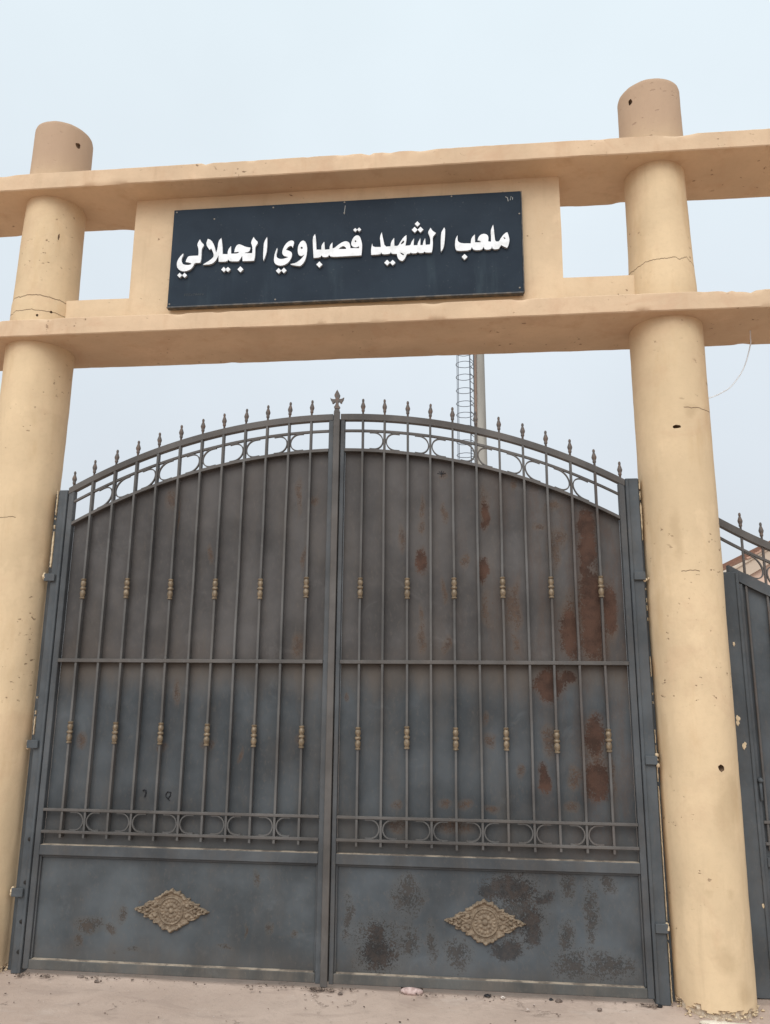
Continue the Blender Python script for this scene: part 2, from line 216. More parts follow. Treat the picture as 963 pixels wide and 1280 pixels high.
M['knuckle'] = s.done(c, .5, s.bump(s.noise(120, 3, .6), .2, .002), .5, .15)
s = NT('dusty_bronze_cast'); c = s.mix(s.mr(s.noise(40, 5, .65), .35, .7), (.145, .105, .071), (.235, .175, .120))
M['medal'] = s.done(c, .75, s.bump(s.noise(160, 3, .6), .25, .002), .3)
s = NT('rusty_spear_paint'); c = s.mix(s.mr(s.noise(45, 4, .65), .42, .62), (.095, .082, .074), (.135, .09, .068))
M['spear'] = s.done(c, .6, None, .35)
s = NT('black_marker'); M['ink'] = s.done((.012, .012, .015), .6)
s = NT('dark_hole_rim'); M['darkhole'] = s.done((.02, .017, .015), .8)
s = NT('ledge_dust_highlight'); c = s.mix(s.mr(s.noise(9, 5, .65), .4, .6), (.15, .12, .095), (.36, .29, .22)); M['ledge'] = s.done(c, .95)  # dust, kept pale to paint the bright line along the rail ledges
# sign board
s = NT('navy_sign_board')
n2 = s.noise(9, 5, .6, vec=s.mapping((1, 1, .12))); n1 = s.noise(3, 5, .6)
X = s.xyz(); lowz = s.mr(X[2], 4.5, 4.2, 0., 1.)
c = s.mix(s.mr(n1, .3, .7), (.017, .0245, .035), (.023, .033, .046))
c = s.mix(s.math('MULTIPLY', s.math('MULTIPLY', s.mr(n2, .5, .75), lowz), .5), c, (.048, .068, .08))
c = s.mix(s.math('MULTIPLY', s.mr(s.noise(70, 3, .6), .66, .74), .35), c, (.11, .11, .105))
M['sign'] = s.done(c, .62, s.bump(s.noise(2.5, 2, .5), .1, .02), .09)
s = NT('white_letter'); c = s.mix(s.mr(s.noise(14, 5, .6), .4, .75), (.73, .73, .74), (.58, .58, .57)); M['white'] = s.done(c, .45, None, .4)
s = NT('shade_grey_letter_return'); M['return'] = s.done((.34, .35, .37), .5)  # white sides greyed: soft shadow around the letters put into the colour
s = NT('pale_scratch'); M['scratch'] = s.done((.38, .38, .36), .7)
s = NT('faint_print'); M['faint'] = s.done((.075, .083, .09), .6)
s = NT('board_edge'); c = s.mix(s.mr(s.noise(20, 4, .6), .4, .7), (.05, .05, .052), (.13, .11, .09)); M['edge'] = s.done(c, .6, None, .4)
s = NT('zinc_screw'); M['screw'] = s.done((.24, .215, .185), .7, None, .3)
# ground
s = NT('dusty_concrete')
n1 = s.noise(.9, 5, .62); n2 = s.noise(6, 6, .68); n3 = s.noise(60, 5, .7)
c = s.mix(s.mr(n1, .3, .7), (.405, .30, .240), (.505, .385, .312))
c = s.mix(s.math('MULTIPLY', s.mr(n2, .48, .72), .40), c, (.37, .28, .23))
c = s.mix(s.math('MULTIPLY', s.mr(s.noise(3.3, 6, .7, vec=s.mapping((.6, 1.6, 1))), .55, .68), .35), c, (.52, .425, .36))
c = s.mix(s.math('MULTIPLY', s.mr(n3, .55, .8), .5), c, (.30, .23, .185))
wob = s.vmath('ADD', s.pos, s.vmath('SCALE', s.noise(4, 5, .7, out='Color'), scale=.35))
cr = s.voro(1.35, 'DISTANCE_TO_EDGE', vec=wob)
crk = s.math('MULTIPLY', s.mr(cr, .004, .014, 1., 0.), s.mr(s.noise(3.5, 3, .6), .52, .64))
blt = s.noise(2.1, 6, .7, vec=s.mapping((1, 2.2, 1), (5, 5, 0)), dist=.8)
c = s.mix(s.math('MULTIPLY', s.mr(blt, .52, .62), .40), c, (.33, .245, .20))
c = s.mix(s.math('MULTIPLY', s.mr(s.noise(14, 5, .7), .55, .7), .35), c, (.34, .26, .21))
c = s.mix(s.math('MULTIPLY', crk, .6), c, (.16, .11, .085))
gr = s.mr(s.voro(85, 'F1', rnd=1.), .12, .2, 1., 0.); grm = s.mr(s.noise(17, 3, .6), .56, .66)
c = s.mix(s.math('MULTIPLY', s.math('MULTIPLY', gr, grm), .7), c, (.17, .125, .10))
wh = s.mr(s.voro(30, 'F1', vec=s.mapping((1, 1, 1), (3, 7, 0))), .06, .1, 1., 0.); whm = s.mr(s.noise(6, 3, .6, vec=s.mapping((1, 1, 1), (9, 2, 0))), .58, .66)
c = s.mix(s.math('MULTIPLY', wh, whm), c, (.68, .62, .56))
h = s.math('ADD', s.math('MULTIPLY', n2, .7), s.math('MULTIPLY', n3, .35)); h = s.math('SUBTRACT', h, crk)
M['ground'] = s.done(c, .92, s.bump(h, .55, .012), .2)
s = NT('dark_dirt'); c = s.mix(s.mr(s.noise(50, 3, .6), .4, .6), (.06, .043, .034), (.24, .18, .145)); M['dirt'] = s.done(c, .95, None, .1)
s = NT('black_plastic'); M['black'] = s.done((.018, .017, .018), .5)
s = NT('pale_pebble'); c = s.mix(s.mr(s.noise(40, 3, .6), .4, .6), (.40, .32, .27), (.55, .47, .41)); M['pebble'] = s.done(c, .9)
s = NT('dark_pebble'); c = s.mix(s.mr(s.noise(40, 3, .6), .4, .6), (.12, .09, .075), (.19, .145, .12)); M['dpebble'] = s.done(c, .9)
s = NT('pink_stone'); c = s.mix(s.mr(s.noise(35, 5, .65), .38, .66), (.33, .225, .20), (.54, .41, .37)); M['pink'] = s.done(c, .85, s.bump(s.noise(60, 4, .6), .5, .004))
s = NT('mast_concrete'); X = s.xyz()
c = s.mix(s.mr(s.noise(.8, 5, .6, vec=s.mapping((3, 3, .3))), .35, .65), (.24, .225, .20), (.32, .30, .265)); M['mast'] = s.done(c, .85)
s = NT('galvanised_steel'); M['steel'] = s.done((.085, .095, .115), .55, None, .5, .3)
s = NT('house_render'); c = s.mix(s.mr(s.noise(.7, 5, .6), .35, .65), (.52, .37, .29), (.60, .44, .35)); M['house'] = s.done(c, .9)
s = NT('barge_board'); M['barge'] = s.done((.46, .37, .29), .85)
s = NT('terracotta_tile'); c = s.mix(s.mr(s.noise(6, 4, .6), .35, .65), (.33, .19, .14), (.44, .28, .21)); M['tile'] = s.done(c, .85)
s = NT('pale_cable'); M['cable'] = s.done((.72, .74, .76), .6)
s = NT('brown_hole'); M['pit'] = s.done((.16, .10, .06), .95)  # flat dark brown for the inside of the cut holes

# ------------------------------------------------------------------ mesh helpers
class MB:
    def __init__(s): s.v = []; s.f = []
    def add(s, vs, fs):
        o = len(s.v); s.v += [tuple(v) for v in vs]; s.f += [tuple(i+o for i in f) for f in fs]; return s
    def bm(s, b):
        b.verts.index_update(); return s.add([v.co[:] for v in b.verts], [[v.index for v in f.verts] for f in b.faces])
    def box(s, x0, x1, y0, y1, z0, z1, bev=.002):
        b = bmesh.new(); bmesh.ops.create_cube(b, size=1)
        for v in b.verts:
            v.co = ((x0+x1)/2+v.co.x*(x1-x0), (y0+y1)/2+v.co.y*(y1-y0), (z0+z1)/2+v.co.z*(z1-z0))
        if bev: bmesh.ops.bevel(b, geom=b.edges[:], offset=min(bev, .45*min(x1-x0, y1-y0, z1-z0)), segments=1, affect='EDGES')
        s.bm(b); b.free(); return s
    def lathe(s, prof, c=(0, 0, 0), n=16):
        vs = []; fs = []
        for r, z in prof:
            for k in range(n):
                a = 2*math.pi*k/n; vs.append((c[0]+r*math.cos(a), c[1]+r*math.sin(a), c[2]+z))
        for i in range(len(prof)-1):
            for k in range(n):
                a = i*n+k; b = i*n+(k+1) % n; fs.append((a, b, b+n, a+n))
        fs.append(tuple(range(n))[::-1]); fs.append(tuple(range((len(prof)-1)*n, len(prof)*n)))
        return s.add(vs, fs)
    def ribbon(s, path, w, y0, y1, closed=False):
        """path in the xz plane swept as a w wide rectangle from y0 to y1"""
        n = len(path); vs = []; fs = []
        for i in range(n):
            a = Vector(path[(i-1) % n] if closed else path[max(i-1, 0)]); b = Vector(path[(i+1) % n] if closed else path[min(i+1, n-1)])
            t = (b-a).normalized(); nn = Vector((-t.y, t.x)); p = Vector(path[i])
            for sg, y in ((-1, y0), (1, y0), (1, y1), (-1, y1)):
                q = p+nn*sg*w/2; vs.append((q.x, y, q.y))
        m = n if closed else n-1
        for i in range(m):
            for k in range(4):
                a = i*4+k; b = i*4+(k+1) % 4; j = ((i+1) % n)*4
                fs.append((a, b, j+(k+1) % 4, j+k))
        if not closed: fs.append((3, 2, 1, 0)); e = (n-1)*4; fs.append((e, e+1, e+2, e+3))
        return s.add(vs, fs)
    def band(s, xs, zlo, zhi, y0, y1):
        """a plate between two curves zlo(x), zhi(x)"""
        vs = []; fs = []
        for x in xs:
            for y, z in ((y0, zlo(x)), (y0, zhi(x)), (y1, zhi(x)), (y1, zlo(x))): vs.append((x, y, z))
        for i in range(len(xs)-1):
            for k in range(4):
                a = i*4+k; b = i*4+(k+1) % 4; fs.append((a, b, b+4, a+4))
        fs.append((3, 2, 1, 0)); e = (len(xs)-1)*4; fs.append((e, e+1, e+2, e+3))
        return s.add(vs, fs)
    def tube(s, pts, r, n=8):
        pts = [Vector(p) for p in pts]; vs = []; fs = []; up = Vector((.31, .2, .93)).normalized()
        for i, p in enumerate(pts):
            t = (pts[min(i+1, len(pts)-1)]-pts[max(i-1, 0)]).normalized()
            u = t.cross(up)
            if u.length < 1e-3: u = t.cross(Vector((1, 0, 0)))
            u.normalize(); w = t.cross(u)
            for k in range(n):
                a = 2*math.pi*k/n; vs.append(p+u*math.cos(a)*r+w*math.sin(a)*r)
        for i in range(len(pts)-1):
            for k in range(n):
                a = i*n+k; b = i*n+(k+1) % n; fs.append((a, b, b+n, a+n))
        fs.append(tuple(range(n))[::-1]); e = (len(pts)-1)*n; fs.append(tuple(range(e, e+n)))
        return s.add(vs, fs)
    def poly(s, outer, holes, y0, y1):
        """flat outline in xz extruded from y0 (front) to y1"""
        loops = [outer]+list(holes); flat = [p for l in loops for p in l]
        tri = tessellate_polygon([[Vector((p[0], p[1], 0)) for p in l] for l in loops])
        n = len(flat); vs = [(p[0], y0, p[1]) for p in flat]+[(p[0], y1, p[1]) for p in flat]
        fs = [tuple(t) for t in tri]+[tuple(n+i for i in t[::-1]) for t in tri]
        o = 0
        for l in loops:
            for i in range(len(l)):
                a = o+i; b = o+(i+1) % len(l); fs.append((a, b, b+n, a+n))
            o += len(l)
        return s.add(vs, fs)
    def lump(s, c, r, sub=2, amp=.35, sc=(1, 1, 1), seed=0., fr=1.3):
        b = bmesh.new(); bmesh.ops.create_icosphere(b, subdivisions=sub, radius=1)
        for v in b.verts:
            d = 1+amp*noise.noise(v.co*fr+Vector((seed, seed*1.7, 3)))
            v.co = Vector((c[0]+v.co.x*d*r*sc[0], c[1]+v.co.y*d*r*sc[1], c[2]+v.co.z*d*r*sc[2]))
        s.bm(b); b.free(); return s
    def mesh(s, name, mat, off=(0, 0, 0), smooth=None):
        me = bpy.data.meshes.new(name)
        me.from_pydata([(v[0]-off[0], v[1]-off[1], v[2]-off[2]) for v in s.v], [], s.f)
        b = bmesh.new(); b.from_mesh(me); bmesh.ops.recalc_face_normals(b, faces=b.faces[:]); b.to_mesh(me); b.free()
        for m in (mat if isinstance(mat, (list, tuple)) else [mat]): me.materials.append(m)
        if smooth is not None:
            me.polygons.foreach_set('use_smooth', [True]*len(me.polygons)); me.set_sharp_from_angle(angle=math.radians(smooth))
        return me

def link(name, me, parent=None, loc=(0, 0, 0)):
    o = bpy.data.objects.new(name, me); COL.objects.link(o); o.location = loc
    if parent is not None: o.parent = parent
    return o
def thing(name, label, cat, loc=(0, 0, 0), group=None):
    o = link(name, None, None, loc); o.empty_display_size = .2
    o['label'] = label; o['category'] = cat
    if group: o['group'] = group
    o['_org'] = list(loc); return o
def org(o): return tuple(o['_org'])
def part(name, mb, mat, parent, smooth=None, label=None):
    """a part built in world coordinates, stored relative to its thing"""
    root = parent
    o = link(name, mb.mesh(name, mat, org(root), smooth), parent)
    o['_org'] = org(root)
    if label: o['label'] = label
    return o
def solid(name, mb, mat, label, cat, loc, group=None, smooth=None):
    o = link(name, mb.mesh(name, mat, loc, smooth), None, loc); o['label'] = label; o['category'] = cat
    if group: o['group'] = group
    return o
def set_mask(o, name, lst, amp=.03, fr=9.):
    me = o.data; a = me.attributes.new(name, 'FLOAT', 'POINT'); off = o['_org']; vals = []
    for v in me.vertices:
        x, z = v.co.x+off[0], v.co.z+off[2]; best = -1.
        x += amp*noise.noise(Vector((x*fr, z*fr, 3))); z += amp*noise.noise(Vector((x*fr, z*fr, 33)))
        for ex, ez_, rx, rz in lst:
            dx_, dz_ = (x-ex)/rx, (z-ez_)/rz
            if abs(dx_) < 2 and abs(dz_) < 2: best = max(best, 1-math.hypot(dx_, dz_))
        vals.append(best)
    a.data.foreach_set('value', vals)
def fbm(p, oct=4):
    return noise.fractal(p, 1., 2., oct, noise_basis='PERLIN_ORIGINAL')
def lin(a, b, n): return [a+(b-a)*i/(n-1) for i in range(n)]

# ------------------------------------------------------------------ ground
gm = MB()
def axis(lo, hi, a, b, st):
    r = [lo, lo*.4+a*.6 if lo < a else lo]; x = a
    while x <= b: r.append(x); x += st
    return sorted(set(r+[hi*.4+b*.6, hi]))
gx = axis(-300, 300, -3.2, 3.6, .045); gy = axis(-300, 400, -1.6, .6, .03)
def gz(x, y):
    if abs(x) > 3.7 or y < -1.65 or y > .65: return -.012
    w = min(1, (3.7-abs(x))*3, (y+1.65)*3, (.65-y)*6)
    z = .006*fbm(Vector((x*1.3, y*1.3, 0)))+.004*fbm(Vector((x*7, y*7, 4)))
    # sandy dust banked up under the gate
    z += .022*math.exp(-((y-.06)/.10)**2)*(.6+.5*fbm(Vector((x*2.2, 0, 8))))
    return -.012*(1-w)+w*(z-.006)
vs = [(x, y, gz(x, y)) for y in gy for x in gx]; W_ = len(gx)
gm.add(vs, [(j*W_+i, j*W_+i+1, (j+1)*W_+i+1, (j+1)*W_+i) for j in range(len(gy)-1) for i in range(W_-1)])
g = link('ground', gm.mesh('ground', M['ground'], smooth=60)); g['kind'] = 'structure'

# ------------------------------------------------------------------ concrete gateway
gate = thing('concrete_gateway', 'cream plastered gateway of round columns carrying two long flat beams above the metal gate', 'gateway', (0, .06, 0))
def cutter(mb):
    me = mb.mesh('tmp_cut', M['pit']); o = link('tmp_cut', me); return o
def column(cx, cy, side, prof, cuts):
    n = 96; zs = []; z = -.05
    while z < prof[-1][1]-.001:
        zs.append(z); z += .005 if z < .11 else .012 if z < .25 else .035
    top = prof[-1][1]
    zs += [top-.02, top-.006, top]
    def rad(z):
        for (r0, z0), (r1, z1) in zip(prof, prof[1:]):
            if z <= z1: return r0+(r1-r0)*max(0, (z-z0)/(z1-z0))
        return prof[-1][0]
    efun = lambda ca, sa: .028+.040*fbm(Vector((ca*2.3, sa*2.3, side*4.)))+.030*fbm(Vector((ca*10, sa*10, side*2.)))
    vs = []; fs = []
    for i, z in enumerate(zs):
        r = rad(z)
        if i == len(zs)-1: r -= .016
        if i == len(zs)-2: r -= .004
        for k in range(n):
            a = 2*math.pi*k/n; ca, sa = math.cos(a), math.sin(a)
            d = .0035*fbm(Vector((ca*1.5+side*9, sa*1.5, z*1.6)))+.0012*fbm(Vector((ca*7, sa*7+side*5, z*9)))
            # ragged, broken-off plaster just above the ground
            edge = efun(ca, sa)
            if z < edge: d -= .016+.011*noise.noise(Vector((ca*14, sa*14, z*45)))
            vs.append((cx+(r+d)*ca, cy+(r+d)*sa, z))
    for i in range(len(zs)-1):
        for k in range(n):
            a = i*n+k; b = i*n+(k+1) % n; fs.append((a, b, b+n, a+n))
    fs.append(tuple(range(n))[::-1]); e = (len(zs)-1)*n
    fs.append(tuple(range(e, e+n)))
    mb = MB().add(vs, fs)
    o = part('column', mb, [M['column'], M['pit']], gate, 40)
    if cuts:
        objs = []
        for c in cuts:
            k = cutter(c); objs.append(k)
            m = o.modifiers.new('b', 'BOOLEAN'); m.operation = 'DIFFERENCE'; m.solver = 'EXACT'; m.object = k
            m.material_mode = 'TRANSFER' if hasattr(m, 'material_mode') else m.material_mode
        bpy.context.view_layer.update()
        dg = bpy.context.evaluated_depsgraph_get(); me = bpy.data.meshes.new_from_object(o.evaluated_get(dg))
        o.modifiers.clear(); o.data = me
        for k in objs: bpy.data.objects.remove(k)
    set_mask(o, 'stain', STAINS, .05, 6.)
    at_ = o.data.attributes.new('bare', 'FLOAT', 'POINT'); og = org(gate); vals = []
    for v in o.data.vertices:
        X_, Y_, Z_ = v.co.x+og[0]-cx, v.co.y+og[1]-cy, v.co.z+og[2]
        if Z_ > .2: vals.append(0.); continue
        a = math.atan2(Y_, X_); vals.append(1. if Z_ < efun(math.cos(a), math.sin(a))+.001 else 0.)
    at_.data.foreach_set('value', vals)
    return o
RC = (2.095, .06); LC = (-2.097, .06)
pR = [(.203, -.1), (.206, .1), (.213, 1.3), (.219, 2.4), (.2215, 3.9), (.205, 4.0), (.206, 4.12), (.199, 4.3), (.189, 5.0), (.203, 5.02), (.202, 5.575)]
pL = [(.203, -.1), (.206, .1), (.212, 1.3), (.212, 2.4), (.2215, 3.9), (.214, 4.0), (.213, 4.19), (.209, 4.2), (.199, 5.0), (.206, 5.02), (.200, 5.57)]
cutsR = [MB().lump((2.062, -.155, 3.149), .02, 2, .4, (1.2, 1.6, .55), 1), MB().lump((2.164, -.14, 1.222), .019, 2, .35, (1, 1.8, 1.), 2),
         MB().lump((1.946, -.07, 5.45), .014, 2, .4, (.9, 1.6, 1.9), 3), MB().lump((1.95, .02, 5.15), .008, 2, .3, (.6, 2, 6), 5)]
cutsL = [MB().lump((-1.925, -.045, 5.42), .015, 2, .4, (1, 1.6, 1.6), 4), MB().lump((-2.03, -.135, 4.05), .010, 2, .4, (1, 1.6, 1.2), 6),
         MB().lump((-1.96, -.095, 4.09), .010, 2, .4, (1, 1.6, 1.2), 7), MB().lump((-1.965, -.10, 4.66), .008, 2, .4, (.7, 1.6, 3.2), 8)]
STAINS = [(2.17, 1.02, .07, .22), (2.20, 1.12, .05, .12), (2.02, 1.18, .025, .03), (2.0, .62, .03, .02), (2.03, .58, .03, .025), (2.15, .60, .03, .04), (2.1, .28, .1, .08), (2.2, .12, .07, .08), (-1.94, .2, .06, .25), (2.13, 3.25, .06, .05), (2.02, 2.5, .04, .2)]
column(LC[0], LC[1], -1, pL, cutsL); column(RC[0], RC[1], 1, pR, cutsR)

def beam(x0, x1, y0, y1, z0, z1, seed, chips):
    # cross-section walk (y,z) with rounded arrises, swept along x with a hand-made wobble
    ch = .006
    sec = []
    def seg(a, b, n):
        for i in range(n): sec.append((a[0]+(b[0]-a[0])*i/n, a[1]+(b[1]-a[1])*i/n))
    seg((y0, z0+ch), (y0, z1-ch), 5); seg((y0, z1-ch), (y0+ch, z1), 1); seg((y0+ch, z1), (y1-ch, z1), 10); seg((y1-ch, z1), (y1, z1-ch), 1)
    seg((y1, z1-ch), (y1, z0+ch), 5); seg((y1, z0+ch), (y1-ch, z0), 1); seg((y1-ch, z0), (y0+ch, z0), 12); seg((y0+ch, z0), (y0, z0+ch), 1)
    xs = []; x = x0
    while x < x1: xs.append(x); x += .028
    xs.append(x1); n = len(sec); vs = []; fs = []
    for x in xs:
        for (y, z) in sec:
            p = Vector((x, y*1.2, z*1.5+seed))
            dy = .0045*fbm(p*1.4)+.0015*fbm(p*11); dz = .0032*fbm(p*1.1+Vector((5, 3, 1)))+.0011*fbm(p*12+Vector((2, 7, 0)))
            # random nicks along the four arrises
            ar = min(abs(y-y0), abs(y-y1))+min(abs(z-z0), abs(z-z1))
            if ar < .012:
                k = max(0, noise.noise(Vector((x*5.5, y*9, z*9+seed)))-.25)*.022
                for (cx, w, dpt, yy, zz) in chips:
                    if abs(y-yy) < .02 and abs(z-zz) < .02 and abs(x-cx) < w:
                        k += dpt*(1-((x-cx)/w)**2)*(.6+.6*noise.noise(Vector((x*60, seed, 1))))
                dy += k if y < (y0+y1)/2 else -k; dz += k if z < (z0+z1)/2 else -k
            vs.append((x, y+dy, z+dz))
    for i in range(len(xs)-1):
        for k in range(n):
            a = i*n+k; b = i*n+(k+1) % n; fs.append((a, b, b+n, a+n))
    fs.append(tuple(range(n))[::-1]); e = (len(xs)-1)*n; fs.append(tuple(range(e, e+n)))
    part('beam', MB().add(vs, fs), M['beam'], gate, 35)
beam(-4.6, 4.8, -.222, .33, 3.862, 3.981, 1.3, [(2.52, .09, .016, -.222, 3.981), (2.4, .03, .012, -.222, 3.981), (-.75, .05, .008, -.222, 3.981), (.64, .1, .008, -.222, 3.862), (1.9, .06, .01, -.222, 3.862)])
beam(-4.6, 4.8, -.216, .336, 4.960, 5.083, 7.7, [(.2, .04, .012, -.216, 5.083), (-.9, .03, .01, -.216, 5.083), (-1.72, .03, .008, -.216, 4.96), (-.2, .03, .008, -.216, 5.083), (3, .1, .012, -.216, 5.083)])

def slab(x0, x1, y0, y1, z0, z1, seed, st=.04, amp=.003):
    """hand-plastered slab: subdivided box with gentle wobble"""
    nx, nz = max(2, int((x1-x0)/st)), max(2, int((z1-z0)/st)); b = bmesh.new()
    def face(fn, nu, nv):
        g = [[b.verts.new(fn(i/nu, j/nv)) for i in range(nu+1)] for j in range(nv+1)]
        for j in range(nv):
            for i in range(nu): b.faces.new((g[j][i], g[j][i+1], g[j+1][i+1], g[j+1][i]))
    L = lambda a, c, t: a+(c-a)*t
    face(lambda u, v: (L(x0, x1, u), y0, L(z0, z1, v)), nx, nz); face(lambda u, v: (L(x0, x1, u), y1, L(z0, z1, v)), nx, nz)
    for zz in (z0, z1): face(lambda u, v: (L(x0, x1, u), L(y0, y1, v), zz), nx, 3)
    for xx in (x0, x1): face(lambda u, v: (xx, L(y0, y1, u), L(z0, z1, v)), 3, nz)
    bmesh.ops.remove_doubles(b, verts=b.verts[:], dist=1e-5)
    for v in b.verts:
        p = v.co*1.6+Vector((seed, 0, 0))
        v.co += Vector((fbm(p+Vector((9, 0, 0))), fbm(p), fbm(p+Vector((0, 5, 2)))))*amp
    mb = MB().bm(b); b.free(); return mb
wl = slab(-1.455, 1.462, -.02, .15, 3.975, 4.968, 2.)
part('infill_wall', wl, M['wall'], gate, 35)
up = MB(); a = slab(-1.93, -1.44, -.0185, .148, 3.975, 4.212, 2.); up.add(a.v, a.f)
part('upstand', up, M['wall'], gate, 35)
up = MB(); a = slab(1.447, 1.93, -.0185, .148, 3.975, 4.222, 2.); up.add(a.v, a.f)
part('upstand', up, M['wall'], gate, 35)
# crumbled render at the column feet
def foot(cx, cy, seed, big):
    mb = MB(); rnd = random.Random(seed)
    for i in range(150):
        a = rnd.uniform(0, 2*math.pi)
        rr = .190+abs(rnd.gauss(0, .017)); s_ = rnd.uniform(.0025, .0085)
        mb.lump((cx+rr*math.cos(a), cy+rr*math.sin(a), rnd.uniform(0, .012)+max(0, .026-(rr-.195)*1.2)*rnd.random()), s_, 1, .5, (1.3, 1.1, .7), i*1.37)
    part('broken_render', mb, M['mortar'], gate, 50)['kind'] = 'stuff'
    if big:
        mb = MB()
        for i in range(60):
            t = rnd.random(); mb.lump((cx-.10+.13*t+rnd.gauss(0, .022), cy-.225-.012*rnd.random()-.02*t, .0), rnd.uniform(.008, .018), 2, .5, (1.5, 1.1, .4), i*2.1)
        part('mortar_spill', mb, M['lime'], gate, 50)['kind'] = 'stuff'
foot(RC[0], RC[1], 4, True); foot(LC[0], LC[1], 9, False)
# mortar smears in the joint between posts and columns
def joint(xs, zr, seed, thr=.0, wmax=.012, y0=-.004, y1=.05, mat='mortar'):
    """ragged ridge of cream mortar squeezed out beside a post; each unbroken run is a piece"""
    run = []; z = zr[0]
    def flush(run):
        if len(run) < 3: return
        vs = []; fs = []
        for (zz, w, dy) in run:
            for q, yy in ((-.5, y1), (-.5, y0+dy), (.5, y0+dy+.004), (.5, y1)): vs.append((xs+w*q+.002*noise.noise(Vector((zz*70, seed, 0))), yy, zz))
        for i in range(len(run)-1):
            for k in range(4):
                a = i*4+k; b = i*4+(k+1) % 4; fs.append((a, b, b+4, a+4))
        fs.append((3, 2, 1, 0)); e = (len(run)-1)*4; fs.append((e, e+1, e+2, e+3))
        part('joint_mortar', MB().add(vs, fs), M[mat], gate)
    while z < zr[1]:
        n_ = .65*noise.noise(Vector((z*4.3, seed*3.1, 0)))+.5*noise.noise(Vector((z*21, seed, 5)))+.25*noise.noise(Vector((z*80, seed, 9)))
        if n_ > thr: run.append((z, min(wmax, .002+wmax*1.5*(n_-thr)), .004*noise.noise(Vector((z*50, seed, 2)))))
        else: flush(run); run = []
        z += .006
    flush(run)
joint(-1.834, (2.35, 2.87), 3, -.2, .009); joint(-1.834, (1.0, 1.75), 5, .12, .007); joint(-1.834, (.02, .5), 6, .25, .007)
joint(1.8615, (2.5, 2.88), 7, -.2, .009); joint(1.8615, (1.2, 2.5), 8, .15, .005); joint(1.8615, (.02, 1.25), 9, -.25, .0045)
joint(2.330, (2.25, 2.62), 12, -.3, .024, .15, .22, 'lime')

# ------------------------------------------------------------------ name sign
sign = thing('name_sign', 'long dark navy sign board with raised white Arabic lettering fixed between the beams', 'sign', (0.02, -.03, 4.105))
x0, x1, z0, z1 = -1.160, 1.203, 4.112, 4.838
part('board', MB().box(x0, x1, -.066, -.030, z0, z1, .002), M['sign'], sign)
part('edge_trim', MB().box(x0-.002, x1+.002, -.072, -.031, z0-.012, z0-.001, .002), M['edge'], sign)
part('edge_trim', MB().box(x1+.001, x1+.008, -.069, -.032, z0, z1, .002), M['edge'], sign)
part('batten', MB().box(x0+.05, x1-.05, -.0295, -.012, z0+.05, z0+.1), M['edge'], sign)
part('batten', MB().box(x0+.05, x1-.05, -.0295, -.012, z1-.1, z1-.05), M['edge'], sign)
def area(l): return sum(l[i][0]*l[(i+1) % len(l)][1]-l[(i+1) % len(l)][0]*l[i][1] for i in range(len(l)))/2
def inside(p, l):
    r = False; j = len(l)-1
    for i in range(len(l)):
        if (l[i][1] > p[1]) != (l[j][1] > p[1]) and p[0] < (l[j][0]-l[i][0])*(p[1]-l[i][1])/(l[j][1]-l[i][1])+l[i][0]: r = not r
        j = i
    return r
def soften(l):
    out = []; n = len(l)
    for i in range(n):
        p, a, b = Vector(l[i]), Vector(l[i-1]), Vector(l[(i+1) % n]); u, w = (a-p), (b-p)
        if u.length < 1e-6 or w.length < 1e-6: continue
        if u.angle(w) < 1.75: out.append(tuple(p)); continue   # keep sharp tips and corners
        out.append(tuple(p+u*.25)); out.append(tuple(p+w*.25))
    return out
for loops in LETTERS:
    outer = loops[0]; holes = [l for l in loops[1:] if inside(l[0], outer)]; dots = [l for l in loops[1:] if not inside(l[0], outer)]
    mb = MB().poly(soften(outer), [soften(h) for h in holes], -.083, -.0665)
    for d in dots:
        n_ = len(d); c = [sum(p[0] for p in d)/n_, sum(p[1] for p in d)/n_]
        mb.poly([tuple(p) for p in d], [], -.083, -.0665)
    o = part('letter', mb, [M['white'], M['return']], sign)
    for p in o.data.polygons:
        if abs(p.normal.y) < .5: p.material_index = 1
for (x, z) in [(-1.14, 4.819), (-.46, 4.816), (.03, 4.745), (.03, 4.826), (.75, 4.826), (-1.145, 4.129), (-.42, 4.130), (1.18, 4.139), (1.192, 4.67), (-.87, 4.752)]:
    part('screw', MB().lathe([(.009, 0), (.008, .003), (.002, .005)], (0, 0, 0), 10) if False else MB().lump((x, -.067, z), .0060, 2, .2, (1, .5, 1), x*9), M['screw'], sign, 60)
part('scratch', MB().tube([(1.105, -.0668, 4.80), (1.118, -.0672, 4.792), (1.122, -.0672, 4.765)], .0024, 6), M['scratch'], sign)
mb = MB(); mb.tube([(1.135, -.0668, 4.772), (1.142, -.0672, 4.80), (1.152, -.0672, 4.79), (1.15, -.0668, 4.775)], .0022, 6)
part('scratch', mb, M['scratch'], sign)
mb = MB(); mb.tube([(.03, -.067, 4.735), (.033, -.067, 4.77), (.036, -.067, 4.80)], .0018, 6)
part('scratch', mb, M['scratch'], sign)
mb = MB(); rnd = random.Random(5)
for i in range(9):   # small worn maker's mark, no longer legible
    x = -1.045+.0155*i; mb.tube([(x, -.0662, 4.185), (x+.004, -.0666, 4.185+rnd.uniform(.010, .018)), (x+.010, -.0666, 4.187+rnd.uniform(0, .012))], .0022, 5)
part('worn_print', mb, M['faint'], sign)

